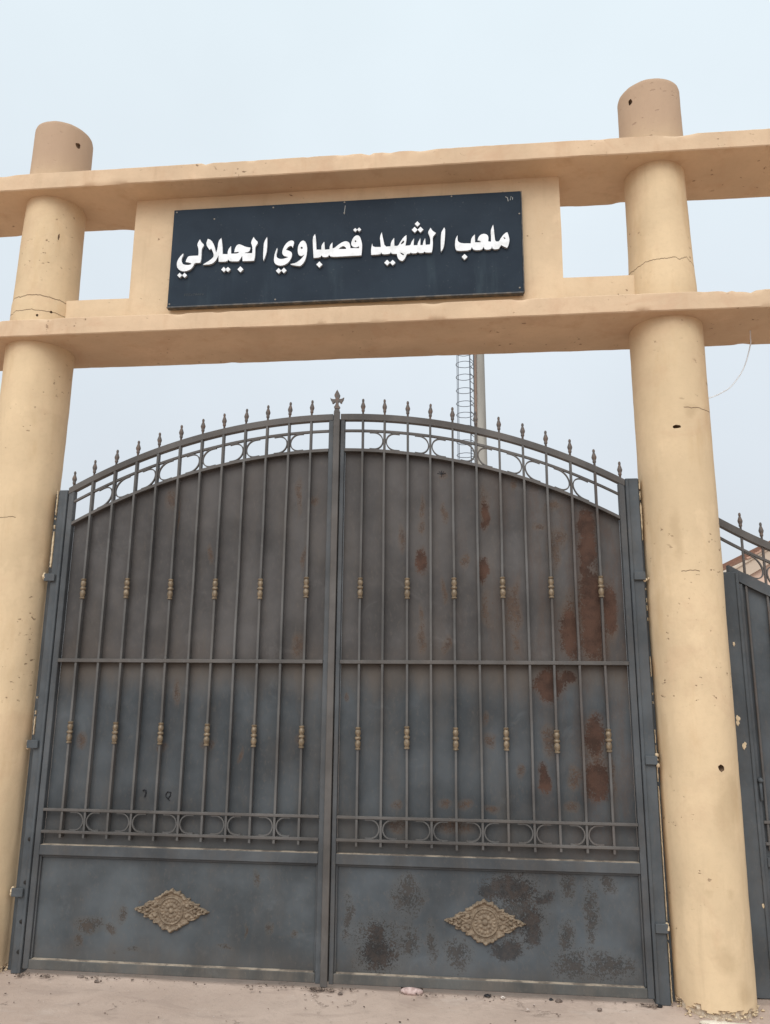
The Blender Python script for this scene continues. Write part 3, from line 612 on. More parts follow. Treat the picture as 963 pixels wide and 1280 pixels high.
# ------------------------------------------------------------------ main metal gate
W, G0, RA = 1.7466, .0233, 3.6
def ztop(x): return 3.343-(RA-math.sqrt(max(.1, RA*RA-x*x)))
def z2(x): return ztop(x)-.102
def zp(x): return ztop(x)-.229-.018*min(1, abs(x)/1.7)
SPEAR = [(.0068, 0), (.0068, .020), (.0105, .024), (.011, .034), (.0095, .037), (.0138, .048), (.0158, .058), (.0128, .068), (.0088, .080), (.006, .088), (.0078, .091), (.0082, .100), (.0060, .107), (.002, .110)]
KNUCK = [(.0085, 0), (.0135, .002), (.0135, .008), (.0095, .011), (.0130, .021), (.0148, .032), (.0130, .043), (.0095, .050), (.0095, .053), (.0150, .057), (.0158, .062), (.0150, .067), (.0095, .071), (.0095, .074), (.0130, .081), (.0145, .092), (.0125, .102), (.0095, .108), (.0130, .111), (.0135, .118), (.0085, .121)]
spear_me = MB().lathe(SPEAR, n=8).mesh('finial', M['spear'], smooth=50)
knuck_me = MB().lathe([(r*1.18, z*1.06-.004) for r, z in KNUCK], n=14).mesh('knuckle', M['knuckle'], smooth=50)

def medallion(cx, cz, rx, rz, seed):
    """cast rosette: relief height field over a scalloped lozenge"""
    nx, nz = 150, 96; vs = []; ok = {}
    def outline(u, w):   # <0 inside; lozenge with a round belly and lobed rim
        a = math.atan2(w*rz, u*rx); loz = abs(u)+abs(w)*.93
        t = math.atan2(w, u)
        lob = .10*abs(math.sin(t*7+.2))+.035*math.sin(t*26+1)
        rnd_ = math.hypot(u*rx, w*rz)/(rz*.90)
        return min(abs(u)**.95+abs(w)*.98-1.03+lob*(1.15-.5*abs(u)), rnd_-.98+.05*abs(math.sin(t*8)))
    def relief(u, w):
        X, Z = u*rx, w*rz; r = math.hypot(X, Z)/rz; t = math.atan2(Z, X); e = outline(u, w); h = .007
        if r < .60:
            h += .004
            if r < .13: h += .013*math.sqrt(max(0, 1-(r/.13)**2))
            elif r < .34: h += .009*(.35+.65*abs(math.cos(t*4)))*math.sin((r-.13)/.21*math.pi)
            elif r < .50: h += .006*(abs(math.cos(t*10)))*math.sin((r-.34)/.16*math.pi)*1.1+.001
            h += .010*math.exp(-((r-.56)/.035)**2)
        else:
            h += .009*math.exp(-((r-.63)/.03)**2)*.5
            # acanthus scrolls left and right, shells above and below
            side = min(1, max(0, (abs(u)-.30)/.2)); v = abs(w)
            sc = math.sin(abs(u)*34+math.cos(v*16)*2.2)*math.cos(v*22-abs(u)*6)
            h += side*(.005+.0065*sc)
            vert = 1-side
            h += vert*(.004+.006*abs(math.cos(t*9)))*min(1, (r-.6)*6)
            for (qu, qw, qr) in ((.42, .22, .12), (.42, -.22, .12), (.62, .0, .11), (.62, .18, .08), (.62, -.18, .08), (.8, .05, .07), (.8, -.06, .07), (.92, 0, .06), (0, .84, .10), (.17, .72, .1), (-.0, -.84, .1), (.17, -.72, .1)):
                d = math.hypot((abs(u)-abs(qu))*rx, (w-qw)*rz)/rz/qr
                if d < 1.25: h += .009*(max(0, 1-d*d) if d < 1 else 0)-.0035*math.exp(-((d-1.05)/.16)**2)
            h += .006*math.exp(-((e+.09)/.05)**2)
        h += .0012*noise.noise(Vector((X*170, Z*170, seed)))
        return max(.003, h*min(1, max(0, -e)/.05+.35))
    for j in range(nz+1):
        for i in range(nx+1):
            u, w = -1.02+2.04*i/nx, -1.02+2.04*j/nz
            if outline(u, w) < 0: ok[(i, j)] = len(vs); vs.append((cx+u*rx, .0295-relief(u, w), cz+w*rz))
    fs = []; edge = {}
    for j in range(nz):
        for i in range(nx):
            q = [ok.get((i, j)), ok.get((i+1, j)), ok.get((i+1, j+1)), ok.get((i, j+1))]
            q = [k for k in q if k is not None]
            if len(q) >= 3:
                fs.append(tuple(q))
                for a, b in zip(q, q[1:]+q[:1]):
                    if (b, a) in edge: del edge[(b, a)]
                    else: edge[(a, b)] = 1
    n = len(vs); back = {}
    for a, b in list(edge):
        for k in (a, b):
            if k not in back: back[k] = len(vs); vs.append((vs[k][0], .0315, vs[k][2]))
        fs.append((b, a, back[a], back[b]))
    return MB().add(vs, fs)

def cscroll(xb, sgn, zfun_lo, zfun_hi, y0, y1, w=.007):
    """C-shaped strap whose belly touches bar xb; open away from it (sgn -1: lies left of the bar)"""
    lo, hi = zfun_lo(xb), zfun_hi(xb); r = (hi-lo)/2-.0035; cz = (lo+hi)/2; cx = xb+sgn*(.0075+w/2+r)
    pts = [(cx+sgn*.030, cz+r*.985), (cx+sgn*.012, cz+r)]
    for k in range(17):
        a = math.pi/2+math.pi*k/16; pts.append((cx-sgn*r*(-math.cos(a)), cz+r*math.sin(a)))
    pts += [(cx+sgn*.012, cz-r), (cx+sgn*.030, cz-r*.985)]
    base = zfun_lo(xb)
    pts = [(x, z+(zfun_lo(x)-base)) for x, z in pts]
    return MB().ribbon(pts, w, y0, y1)

def leaf(side):
    nm = 'left' if side < 0 else 'right'
    ox = side*1.765
    lab = ('left gate leaf of grey sheet metal with faint rust spots, carrying the centre spike' if side < 0 else
           'right gate leaf of grey sheet metal with large red brown rust patches')
    t = thing('gate_leaf', lab, 'gate', (ox, .02, 0), 'leaves of the main gate')
    X = lambda a, b: (min(side*a, side*b), max(side*a, side*b))   # distances from the middle -> sorted x range
    inner = 1.722 if side < 0 else 1.738
    # stiles
    h0, h1 = X(inner, inner+.036)
    part('stile', MB().box(h0, h1, .0, .045, .034, ztop(inner+.02)-.03, .003), M['frame'], t)
    m0, m1 = X(.0265, .0525) if side > 0 else X(.0125, .0500)
    part('stile', MB().box(m0, m1, .0, .045, .030, ztop(.03)-.012, .003), M['frame'], t)
    a0 = .0525 if side > 0 else .050
    xa, xb = X(a0+.0005, inner-.0005); xs = lin(xa, xb, 40)
    # arched top
    xt0, xt1 = X((.0265 if side > 0 else .024), inner+.037); xts = lin(xt0, xt1, 44)
    part('arch_rail', MB().band(xts, lambda x: ztop(x)-.040, ztop, -.003, .040), M['frame_up'], t, 30)
    part('arch_strip', MB().band(xs, lambda x: z2(x)-.014, z2, .006, .026), M['frame_up'], t, 30)
    part('arch_strip', MB().band(xs, lambda x: zp(x)-.019, zp, -.001, .056), M['frame_up'], t, 30)
    # rails
    bx = lambda za, zb, y0, y1, b=.002: MB().box(xa, xb, y0, y1, za, zb, b)
    part('middle_rail', bx(1.767, 1.789, -.006, .0415), M['frame_up'], t)
    part('band_rail', bx(.893, .909, -.006, .015), M['frame_up'], t)
    part('band_rail', bx(.770, .786, -.006, .015), M['frame_up'], t)
    part('lower_rail', bx(.647, .703, -.0015, .045, .003), M['frame'], t)
    part('bottom_rail', bx(.034, .085, -.0015, .045, .003), M['rail_low'], t)
    part('ledge_dust_highlight', MB().box(xa+.012, xb-.012, .0005, .0290, .0851, .0875, .0008), M['ledge'], t)  # pale strip: dust plus the painted highlight of the ledge
    part('ledge_dust_highlight', MB().box(xa+.002, xb-.002, .0005, .0415, .7031, .7048, .0008), M['ledge'], t)
    # sheets: a thin plate with the slight oil-canning of real sheet metal
    def sheet(zlo, zhi_f, y, mat, nm_):
        nx, nz = 150, int(90*max(.5, zhi_f(xa)-zlo)); vs = []; fs = []
        for j in range(nz+1):
            for i in range(nx+1):
                x = xa+(xb-xa)*i/nx; z = zlo+(zhi_f(x)-zlo)*j/nz
                e = min(1, min(i, nx-i)/6., min(j, nz-j)/6.)
                vs.append((x, y+.0028*e*fbm(Vector((x*3.1+side*5, 2, z*2.2)), 3), z))
        n = nx+1
        for j in range(nz):
            for i in range(nx): fs.append((j*n+i, j*n+i+1, (j+1)*n+i+1, (j+1)*n+i))
        k = len(vs); vs += [(v[0], y+.006, v[2]) for v in vs]
        fs += [tuple(q+k for q in f[::-1]) for f in fs]
        rim = [i for i in range(n)]+[j*n+nx for j in range(1, nz+1)]+[nz*n+i for i in range(nx-1, -1, -1)]+[j*n for j in range(nz-1, 0, -1)]
        for a, b in zip(rim, rim[1:]+rim[:1]): fs.append((a, b, b+k, a+k))
        return part(nm_, MB().add(vs, fs), mat, t, 40)
    L = 'L' if side < 0 else 'R'
    up_ = sheet(1.7775, lambda x: zp(x)-.018, .042, M['sheet%sU' % L], 'sheet_panel')
    lo_ = sheet(.702, lambda x: 1.777, .042, M['sheet%sL' % L], 'sheet_panel')
    if side < 0:
        set_mask(up_, 'speck', split(SPKL, False)); set_mask(lo_, 'speck', split(SPKL, True))
    else:
        set_mask(up_, 'speck', split(SPK, False)); set_mask(lo_, 'speck', split(SPK, True)+SPKR2)
        set_mask(up_, 'red', grow(split(RED, False)), .022, 13.); set_mask(lo_, 'red', grow(split(RED, True)), .022, 13.)
    up_['label'] = 'brownish grey upper sheet' if side < 0 else 'upper sheet with red rust patches'
    lo_['label'] = 'bluish grey lower sheet with two small ink marks' if side < 0 else 'bluish lower sheet with dark rust blotches'
    kp = sheet(.084, lambda x: .648, .030, M['panel%s' % L], 'kick_panel')
    set_mask(kp, 'speck', SPKDL if side < 0 else grow(SPKDR, 1.2))
    if side > 0: set_mask(kp, 'dark', DARKR, .035, 12.)
    # bead framing the kick panel
    ka, kb = xa, xb
    mb = MB(); mb.box(ka, ka+.010, .014, .0295, .086, .646, .002); mb.box(kb-.010, kb, .014, .0295, .086, .646, .002); mb.box(ka+.0105, kb-.0105, .016, .0295, .634, .6465, .002)
    part('panel_bead', mb, M['frame'], t)
    md = medallion(-.900 if side < 0 else .889, .367 if side < 0 else .370,   .226, .125, side*3.)
    part('medallion', md, M['medal'], t, 60)
    # bars with spear finials; every other one carries two knuckles
    xsb = [side*(G0+(W-G0)*k/12) for k in range(1, 12)]
    xsb = xsb[::-1] if side < 0 else xsb
    for i, x in enumerate(xsb):
        jit = random.uniform(-.0022, .0022); x += jit
        zb, zt = .745+random.uniform(-.005, .004), ztop(x)-.0385
        b = MB().ribbon([(x+random.uniform(-.0015, .0015)*(1 if 0 < q < 8 else 0), zb+(zt-zb)*q/8) for q in range(9)], .0128, -.0015, .033)
        o = link('bar', b.mesh('bar', M['bar'], (x, .0125, zb), 50), t, (x-ox, .0125-.02, zb))
        link('finial', spear_me, o, (0, 0, ztop(x)-.002-zb)).rotation_euler = (random.uniform(-.03, .03), random.uniform(-.04, .04), random.uniform(0, 3))
        if i % 2 == 0:
            for zk in (2.162, 1.282):
                kk = link('knuckle', knuck_me, o, (0, -.0075, zk+random.uniform(-.006, .006)-zb)); kk.rotation_euler[2] = random.uniform(0, 6)
        else:
            for sg in (-1, 1):
                s1 = cscroll(x, sg, lambda q: .786, lambda q: .893, .000, .014)
                part('scroll', s1, M['bar'], t, 40)
                s2 = cscroll(x, sg, lambda q: zp(q), lambda q: z2(q)-.014, .007, .023)
                part('scroll', s2, M['frame_up'], t, 40)
    xe = side*(inner+.016)
    link('finial', spear_me, t, (xe-ox, .018-.02, ztop(xe)-.004))
    # short bar stub ends dipping below the band are part of the bars; ink marks on the left leaf
    if side < 0:
        mb = MB()
        mb.tube([(-1.128, .0395, 1.014), (-1.121, .0395, 1.020), (-1.112, .0395, 1.017), (-1.109, .0395, 1.003), (-1.113, .0395, .985), (-1.117, .0395, .980)], .0042, 6)
        part('ink_mark', mb, M['ink'], t)
        mb = MB(); mb.tube([(-.962, .0395, 1.010), (-.975, .0395, 1.012), (-.985, .0395, 1.000), (-.984, .0395, .985), (-.972, .0395, .972), (-.958, .0395, .99), (-.955, .0395, 1.008), (-.966, .0395, 1.011)], .0034, 6)
        mb.tube([(-.978, .0395, .982), (-.966, .0395, .968), (-.960, .0395, .964)], .003, 6)
        part('ink_mark', mb, M['ink'], t)
        # centre post that closes over both leaves
        pb = MB(); pb.box(-.0185, .0215, -.014, -.0008, .018, 3.352, .003)
        pb.poly([(-.0185, 3.352), (.0215, 3.352), (.0145, 3.378), (-.0115, 3.378)], [], -.013, -.002)
        pb.box(-.0185, .046, .0455, .0505, .03, 3.325, .001)
        cp = part('centre_post', pb, M['frame_up'], t)
        F = [(.016, 0), (.020, .010), (.013, .020), (.0085, .032), (.0085, .044), (.014, .046), (.020, .038), (.030, .034), (.033, .046), (.041, .058), (.0445, .074), (.036, .067), (.026, .064), (.012, .064), (.0105, .068), (.017, .082), (.0185, .092), (.010, .110)]
        out = [(.0015+x, 3.376+z) for x, z in F]+[(.0015, 3.376+.128)]+[(.0015-x, 3.376+z) for x, z in F[::-1]]
        part('fleur_finial', MB().poly(out, [], -.016, .002), M['spear'], cp)
    else:
        mb = MB(); cx, cz = .667, 2.94
        for a in (.3, 1.0, 1.57, 2.1, 2.85, 4.7): mb.tube([(cx, .0395, cz), (cx+.028*math.cos(a), .0395, cz+.022*math.sin(a)*(1 if a < 3 else .7))], .0022, 5)
        part('ink_mark', mb, M['ink'], t)
    return t
leaf(-1); leaf(1)

# ------------------------------------------------------------------ fixed side posts
def jamb(x0, x1, zt, lugs, lx, label, bolts, side, y=0.):
    t = thing('gate_post', label, 'gate post', ((x0+x1)/2, y+.03, 0), 'steel posts beside the columns')
    pm = MB().box(x0, x1, y+.004, y+.075, .004, zt, .004)
    if side < 0: pm.box(x0-.05, x0-.001, y+.06, y+.074, .006, zt-.01, .002)
    else: pm.box(x1+.001, x1+.042, y+.06, y+.074, .006, zt-.01, .002)
    part('post', pm, M['jamb'], t)
    xm = x0 if side > 0 else x1-.020
    part('edge_strip', MB().box(xm+.001, xm+.019, y-.003, y+.0035, .012, zt-.006, .002), M['jamb'], t)
    for z in lugs:
        o = part('bracket', MB().box(lx[0], lx[1], y-.016, y-.0035, z-.024, z+.024, .003), M['jamb'], t)
        mb = MB()
        for i in range(5): mb.lump(((lx[1] if side > 0 else lx[0])+random.gauss(0, .005), y-.006+random.uniform(-.004, .01), z+random.uniform(-.028, .028)), random.uniform(.007, .013), 1, .45, (.9, .9, 1.1), i*1.3+z)
        part('mortar_dab', mb, M['mortar'], t, 50)
    for (x, z) in bolts:
        mb = MB().lathe([(.011, 0), (.0105, .004), (.007, .0065), (.002, .007)], (0, 0, 0), 12)
        mb.v = [(v[0]+x, y+.0038-v[2], v[1]+z) for v in mb.v]
        part('bolt', mb, M['darkhole'], t, 50)
    return t
jamb(-1.828, -1.7655, 2.872, (2.296, 1.275, .44), (-1.862, -1.792), 'narrow grey steel post with dark bolts beside the left column', [(-1.791, .732), (-1.790, .494), (-1.792, .282), (-1.790, .121)], -1)
jamb(1.7785, 1.857, 2.882, (2.284, 1.245, .382), (1.796, 1.862), 'wide grey steel post between the rusty leaf and the right column', [], 1)
t = jamb(2.335, 2.445, 2.33, (), (0, 0), 'grey steel post on the far side of the right column', [], -1, .17)
for (x, z, r) in ((2.372, 1.47, .010), (2.368, 1.445, .008), (2.392, 1.315, .009), (2.40, 1.33, .006), (2.42, .47, .006), (2.385, 1.9, .006)):
    part('mortar_dab', MB().lump((x, .172, z), r, 3, .9, (.9, .25, 1.8), x*7+z, 2.), M['mortar'], t, 50)

# ------------------------------------------------------------------ side gate on the right
YS = .2
sg = thing('side_gate_leaf', 'narrow grey gate leaf with a dipping spiked top at the right edge', 'gate', (2.45, YS+.02, 0))
def zs_(x): q = (x-2.40); return 2.652-.60*q+.235*q*q
x0, x1 = 2.30, 3.58
xs = lin(x0, x1, 30); xin = lin(2.474, x1-.03, 28)
part('arch_rail', MB().band(xs, lambda x: zs_(x)-.047, zs_, YS-.003, YS+.04), M['frame_up'], sg, 30)
part('arch_strip', MB().band(lin(2.31, x1-.03, 28), lambda x: zs_(x)-.132, lambda x: zs_(x)-.116, YS+.004, YS+.026), M['frame_up'], sg, 30)
part('arch_strip', MB().band(lin(2.40, x1, 28), lambda x: zs_(x)-.345, lambda x: zs_(x)-.275, YS-.002, YS+.044), M['frame'], sg, 30)
part('stile', MB().box(2.447, 2.473, YS, YS+.045, .02, 2.26, .003), M['frame'], sg)
part('stile', MB().box(x1-.03, x1+.01, YS, YS+.045, .02, zs_(x1)-.02, .003), M['frame'], sg)
for (za, zb, m) in ((.894, .910, 'frame_up'), (.779, .795, 'frame_up')):
    part('band_rail', MB().box(2.4735, x1-.0305, YS-.001, YS+.024, za, zb), M[m], sg)
part('lower_rail', MB().box(2.4735, x1-.0305, YS-.0015, YS+.045, .664, .714, .003), M['frame'], sg)
part('bottom_rail', MB().box(2.4735, x1-.0305, YS-.0015, YS+.045, .03, .085, .003), M['rail_low'], sg)
part('sheet_panel', MB().band(xin, lambda x: .713, lambda x: zs_(x)-.343, YS+.031, YS+.037), M['jamb'], sg)
part('kick_panel', MB().band(xin, lambda x: .084, lambda x: .666, YS+.0185, YS+.024), M['jamb'], sg)
for i in range(9):
    x = 2.497+.1185*i; zb = .75; zt = zs_(x)-.045
    o = link('bar', MB().tube([(x, YS+.0125, zb+(zt-zb)*q/4) for q in range(5)], .0079, 8).mesh('bar', M['bar'], (x, YS+.0125, zb), 50), sg, (x-2.45, -.0075, 0+zb))
    link('finial', spear_me, o, (0, 0, zs_(x)-.002-zb))
    if i % 2 == 0 and False: pass
    if i % 2 == 1:
        for s_ in (-1, 1):
            part('scroll', cscroll(x, s_, lambda q: .795, lambda q: .894, YS+.004, YS+.019), M['bar'], sg, 40)
            part('scroll', cscroll(x, s_, lambda q: zs_(q)-.275, lambda q: zs_(q)-.132, YS+.007, YS+.023), M['frame_up'], sg, 40)
    else:
        for zk in (2.0, 1.28):
            if zk < zs_(x)-.4 and i > 0: link('knuckle', knuck_me, o, (0, -.006, zk-zb))
# bolt and hasp near the edge
mb = MB().box(2.462, 2.478, YS-.014, YS-.0035, 1.02, 1.12, .002); mb.lump((2.47, YS-.014, 1.13), .016, 2, .2, (1, .7, 1), 3)
part('latch', mb, M['jamb'], sg, 50)

# ------------------------------------------------------------------ cable
pts = [Vector((2.628, .10, 3.865)), Vector((2.615, .075, 3.80)), Vector((2.604, .06, 3.742)), Vector((2.552, .06, 3.594)), Vector((2.471, .06, 3.48)), Vector((2.40, .06, 3.432)), Vector((2.345, .06, 3.408)), Vector((2.312, .055, 3.398))]
sm = []
for i in range(len(pts)-1):
    p0, p1, p2, p3 = pts[max(i-1, 0)], pts[i], pts[i+1], pts[min(i+2, len(pts)-1)]
    for k in range(6):
        q = k/6.; sm.append(.5*((2*p1)+(p2-p0)*q+(2*p0-5*p1+4*p2-p3)*q*q+(3*p1-p0-3*p2+p3)*q**3))
solid('cable', MB().tube(sm+[pts[-1]], .0036, 6), M['cable'], 'thin pale cable sagging from the beam to the right column', 'cable', tuple(pts[0]), smooth=60)

# ------------------------------------------------------------------ floodlight mast behind
mast = thing('stadium_mast', 'tall concrete mast with a hooped ladder cage rising behind the gate', 'mast', (1.335, 23.25, 0))
MX, MY = 1.335, 23.25
s = NT('shaft_shade_brown'); M['shaft_shade_strip'] = s.done((.20, .135, .105), .8)
q_ = Vector((-.62, -.78, 0)).normalized()
part('shaft_shade_strip', MB().tube([(MX+q_.x*(r+.03), MY+q_.y*(r+.03), z) for r, z in ((.30, 0), (.235, 9.7), (.20, 13.7), (.165, 18.8))], .045, 8), M['shaft_shade_strip'], mast, 60)  # added brown tube standing for the darker, shaded left side of the shaft
part('shaft', MB().lathe([(.30, 0), (.235, 9.7), (.20, 13.7), (.165, 19)], (MX, MY, 0), 12), M['mast'], mast, 40)
# ladder stands on the near left face of the shaft
dx = Vector((-.93, .37, 0)).normalized(); sx = Vector((-.37, -.93, 0))
def at(d, s_, z): r = .235; return Vector((MX, MY, z))+dx*(r+d)+sx*s_
for s_ in (-.2, .2): part('ladder_rail', MB().tube([at(.06, s_, z) for z in (2.2, 8, 12, 18.5)], .022, 6), M['steel'], mast)
z = 2.4
while z < 18.4: part('rung', MB().tube([at(.06, -.2, z), at(.06, .2, z)], .012, 5), M['steel'], mast); z += .3
for i in range(20):
    z = 8.6+.505*i+random.uniform(-.05, .05)
    ring = []
    for k in range(25):
        a = math.pi*(.02+1.96*k/24); ring.append(at(.36-.32*math.cos(a), .31*math.sin(a), z+random.uniform(-.004, .004)))
    part('cage_hoop', MB().tube(ring, .012, 6), M['steel'], mast, 60)
for a in (.72, 1.12):
    q = math.pi*a
    part('cage_strap', MB().tube([at(.36-.32*math.cos(q), .31*math.sin(q), z) for z in (8.5, 12, 15, 18.4)], .012, 6), M['steel'], mast)
for s_ in (-.2, .2):
    for i in range(12): part('standoff', MB().tube([at(-.02, s_, 3+1.3*i), at(.06, s_, 3+1.3*i)], .014, 5), M['steel'], mast)

# ------------------------------------------------------------------ house beyond the side gate
hs = thing('gable_house', 'pinkish rendered house with a red tiled gable roof beyond the right column', 'house', (11.5, 20, 0))
ez, az, hx0, hx1, ax = 4.66, 6.70, 8.0, 15.0, 11.5
part('wall', MB().poly([(hx0, -.05), (hx1, -.05), (hx1, ez), (ax, az), (hx0, ez)], [], 20.25, 29), M['house'], hs)
for sgn in (-1, 1):
    e = (ax+sgn*3.85, ez-.20*.59); r = MB()
    v = Vector((ax-e[0], az+.02-e[1])).normalized(); nn = Vector((-v.y, v.x)) if sgn < 0 else Vector((v.y, -v.x))
    def pt(p, o): return (p[0]+nn.x*o, p[1]+nn.y*o)
    A_, B_ = e, (ax, az+.02)
    r.poly([pt(A_, .02), pt(B_, .02), pt(B_, .09), pt(A_, .09)], [], 20.05, 29.2)
    rf_ = part('roof', r, M['barge'], hs); r = MB()
    for k in range(13, 30):   # tile courses ride along the verge
        p = Vector(A_)+(Vector(B_)-Vector(A_))*(k/30.); q = Vector(A_)+(Vector(B_)-Vector(A_))*((k+1)/30.)
        r.poly([pt(p, .092), pt(q, .092), pt(q, .13), pt(p, .16)], [], 20.0, 29.2)
    part('roof_tiles', r, M['tile'], rf_)
    part('barge_board', MB().poly([pt(A_, -.34), pt(B_, -.34), pt(B_, .018), pt(A_, .018)], [], 20.10, 20.16), M['barge'], hs)

# ------------------------------------------------------------------ small litter on the ground
solid('pink_stone', MB().lump((.485, .004, .016), .03, 3, .18, (2.1, .85, .75), 2.2), M['pink'], 'long pinkish stone lying at the foot of the right gate leaf', 'stone', (.485, .004, 0), smooth=60)
solid('pink_shard', MB().box(.425, .545, .032, .046, .008, .038, .004), M['dirt'], 'dark flat scrap tucked behind the long pinkish stone', 'scrap', (.485, .04, 0))
solid('black_scrap', MB().lump((.895, .005, .012), .013, 2, .6, (1.5, .9, .6), 5.1), M['black'], 'small black scrap on the ground below the rosette of the rusty leaf', 'scrap', (.895, .005, 0))
solid('white_chip', MB().lump((.978, -.012, .010), .011, 2, .6, (1.1, .9, .8), 7.), M['pebble'], 'pale chip of rubble right beside the small black scrap', 'stone', (.978, -.012, 0))
for (x, y, r, m, lab) in [(1.274, -.005, .013, 'dpebble', 'brown pebble with a flat top below the right half of the rusty leaf'),
                          (1.235, .012, .009, 'black', 'tiny black crumb next to the flat brown pebble'),
                          (1.62, .02, .008, 'dpebble', 'tiny brown pebble close to the wide steel post'),
                          (1.10, -.137, .007, 'pebble', 'pale pebble out on the paving before the rusty leaf'),
                          (1.473, -.09, .009, 'dpebble', 'dark pebble on the paving nearest the right column'),
                          (.1, -.05, .010, 'dpebble', 'dark pebble on the paving right of the centre post'),
                          (-1.28, -.05, .010, 'dpebble', 'dark pebble below the left rosette, furthest left'),
                          (-1.40, .0, .014, 'dpebble', 'lumpy brown pebble by the bottom rail of the left leaf'),
                          (1.79, -.01, .012, 'black', 'black crumb at the foot of the wide steel post')]:
    o = solid('pebble', MB().lump((x, y, r*.5), r, 2, .55, (1.4, 1, .8), x*5), M[m], lab, 'pebble', (x, y, 0), 'pebbles scattered before the gate')
mb = MB(); rnd = random.Random(21)
for i in range(210):
    x = rnd.uniform(-1.85, 1.9)
    if rnd.random() < .45: x = rnd.choice([-.06, .03, -.15, .55, .12, -.35, -1.72, -1.3, .92])+rnd.gauss(0, .05)
    y = -.012+abs(rnd.gauss(0, .022))*(-1 if rnd.random() < .7 else .6)
    r = rnd.uniform(.0012, .0042)*(1.7 if rnd.random() < .1 else 1)
    mb.lump((x, y, .012+.3*r), r, 1, .6, (1.5, 1.2, .7), i*.77)
for i in range(80):
    x = rnd.choice([-.05, -.02, .04, .04, -1.735, 1.745, -1.60])+rnd.gauss(0, .022); r = rnd.uniform(.003, .008)
    mb.lump((x, -.012-abs(rnd.gauss(0, .014)), .013), r, 1, .7, (1.5, 1., .6), i*.9)
for i in range(150):
    x = rnd.uniform(-2.4, 2.6); y = rnd.uniform(-1.1, -.03); r = rnd.uniform(.0015, .0045)
    mb.lump((x, y, .002), r, 1, .6, (1.4, 1.2, .7), i*.61)
o = link('dirt_crumbs', mb.mesh('dirt_crumbs', M['dirt'])); o['kind'] = 'stuff'; o['label'] = 'dark dirt crumbs along the foot of the gate'; o['category'] = 'dirt'

for o in bpy.data.objects:
    if '_org' in o: del o['_org']

# ------------------------------------------------------------------ camera
cam_d = bpy.data.cameras.new('camera'); cam = link('camera', cam_d); scene.camera = cam
F_PX = 987.2269
cam_d.sensor_fit = 'VERTICAL'; cam_d.sensor_height = 32.; cam_d.lens = F_PX*32./1280.
cam_d.clip_start = .05; cam_d.clip_end = 2000
p_, y_, r_ = math.radians(12.62672836), math.radians(-6.12193263), math.radians(.5167251)
fw = Vector((math.sin(y_)*math.cos(p_), math.cos(y_)*math.cos(p_), math.sin(p_))); rt = Vector((math.cos(y_), -math.sin(y_), 0)); upv = rt.cross(fw)
r2 = rt*math.cos(r_)+upv*math.sin(r_); u2 = -rt*math.sin(r_)+upv*math.cos(r_)
mat = Matrix((r2, u2, -fw)).transposed().to_4x4(); mat.translation = Vector((.82686863, -4.75630498, 1.6215)); cam.matrix_world = mat

# ------------------------------------------------------------------ light: bright overcast
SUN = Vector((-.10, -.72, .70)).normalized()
el = math.asin(SUN.z); az_ = math.atan2(SUN.x, SUN.y)
w = bpy.data.worlds.new('World'); scene.world = w; w.use_nodes = True
nt = w.node_tree; nd = nt.nodes; lk = nt.links; bg = nd['Background']; bg.inputs['Strength'].default_value = .1
sky = nd.new('ShaderNodeTexSky'); sky.sky_type = 'NISHITA'; sky.sun_disc = False; sky.sun_elevation = el; sky.sun_rotation = az_; sky.dust_density = 3.; sky.air_density = 1.2
tc = nd.new('ShaderNodeTexCoord'); nrm = nd.new('ShaderNodeVectorMath'); nrm.operation = 'NORMALIZE'; lk.new(tc.outputs['Generated'], nrm.inputs[0])
sp = nd.new('ShaderNodeSeparateXYZ'); lk.new(nrm.outputs[0], sp.inputs[0])
rp = nd.new('ShaderNodeValToRGB'); lk.new(sp.outputs[2], rp.inputs[0])
CL = [(0., (.60, .63, .66)), (.18, (.635, .68, .73)), (.42, (.685, .75, .805)), (.72, (.745, .835, .885)), (1., (.77, .855, .905))]
while len(rp.color_ramp.elements) < len(CL): rp.color_ramp.elements.new(.5)
for e, (p, c) in zip(rp.color_ramp.elements, CL): e.position = p; e.color = c+(1,)
nz = nd.new('ShaderNodeTexNoise'); nz.inputs['Scale'].default_value = 1.6; nz.inputs['Detail'].default_value = 5; nz.inputs['Roughness'].default_value = .5
lk.new(nrm.outputs[0], nz.inputs['Vector'])
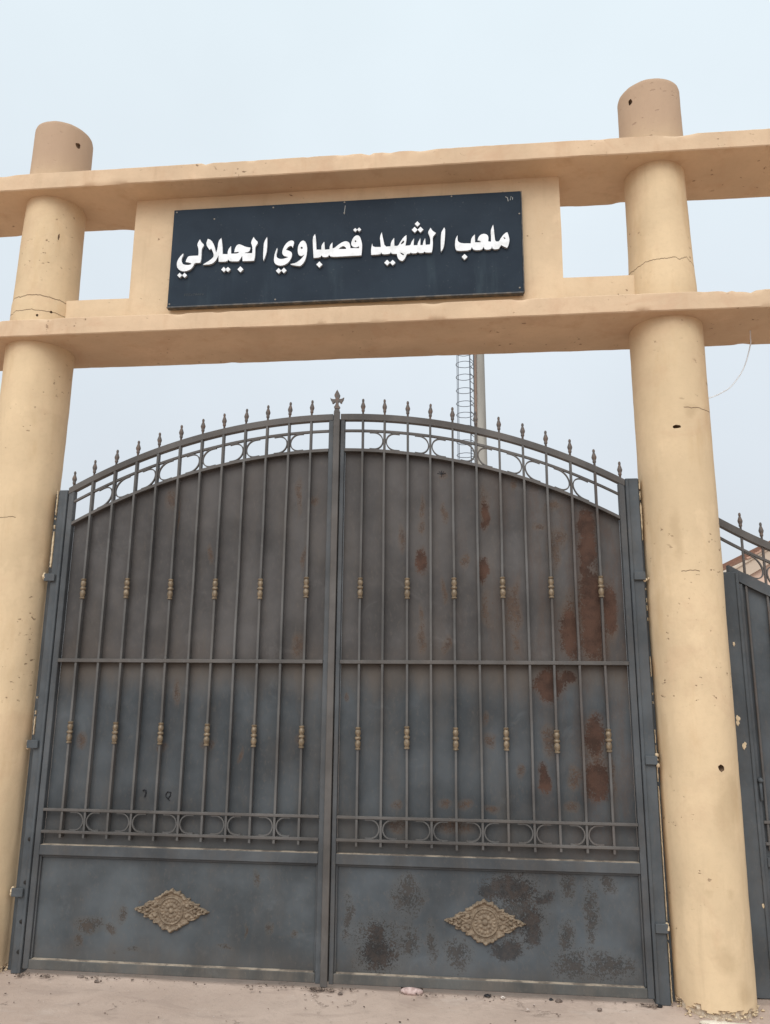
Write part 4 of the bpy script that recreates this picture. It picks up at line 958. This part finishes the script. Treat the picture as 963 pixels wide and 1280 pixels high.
mr = nd.new('ShaderNodeMapRange'); lk.new(nz.outputs['Fac'], mr.inputs[0])
for i, q in enumerate((.3, .7, .94, 1.06)): mr.inputs[i+1].default_value = q
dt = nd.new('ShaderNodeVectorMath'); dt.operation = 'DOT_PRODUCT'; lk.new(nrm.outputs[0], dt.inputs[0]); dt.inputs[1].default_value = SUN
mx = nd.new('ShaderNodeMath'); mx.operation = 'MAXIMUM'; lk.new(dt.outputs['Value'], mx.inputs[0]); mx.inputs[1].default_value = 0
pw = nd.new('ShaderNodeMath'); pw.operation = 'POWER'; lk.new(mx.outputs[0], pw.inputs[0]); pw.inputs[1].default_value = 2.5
ma = nd.new('ShaderNodeMath'); ma.operation = 'MULTIPLY_ADD'; lk.new(pw.outputs[0], ma.inputs[0]); ma.inputs[1].default_value = 1.7; lk.new(mr.outputs[0], ma.inputs[2])  # added glow around the sun direction, unseen behind the camera, for frontal light
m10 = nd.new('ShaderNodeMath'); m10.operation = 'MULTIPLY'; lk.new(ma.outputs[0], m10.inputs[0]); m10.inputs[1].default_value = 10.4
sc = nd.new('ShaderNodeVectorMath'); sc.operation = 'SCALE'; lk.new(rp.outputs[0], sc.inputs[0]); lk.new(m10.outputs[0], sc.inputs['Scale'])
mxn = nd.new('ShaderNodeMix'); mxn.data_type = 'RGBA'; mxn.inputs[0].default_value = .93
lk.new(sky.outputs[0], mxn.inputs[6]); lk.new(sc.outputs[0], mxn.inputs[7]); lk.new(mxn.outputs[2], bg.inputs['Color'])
sd = bpy.data.lights.new('sun', 'SUN'); so = link('sun', sd); sd.energy = 1.1; sd.angle = math.radians(40); sd.color = (1., .955, .89)
so.rotation_euler = (-SUN).to_track_quat('-Z', 'Y').to_euler(); so.location = (0, -8, 12)

vs_ = scene.view_settings; vs_.view_transform = 'Standard'; vs_.look = 'None'; vs_.exposure = .12; vs_.gamma = 1.; vs_.use_curve_mapping = False
scene.render.engine = 'CYCLES'
scene.cycles.max_bounces = 5; scene.cycles.diffuse_bounces = 4; scene.cycles.glossy_bounces = 2; scene.cycles.caustics_reflective = False
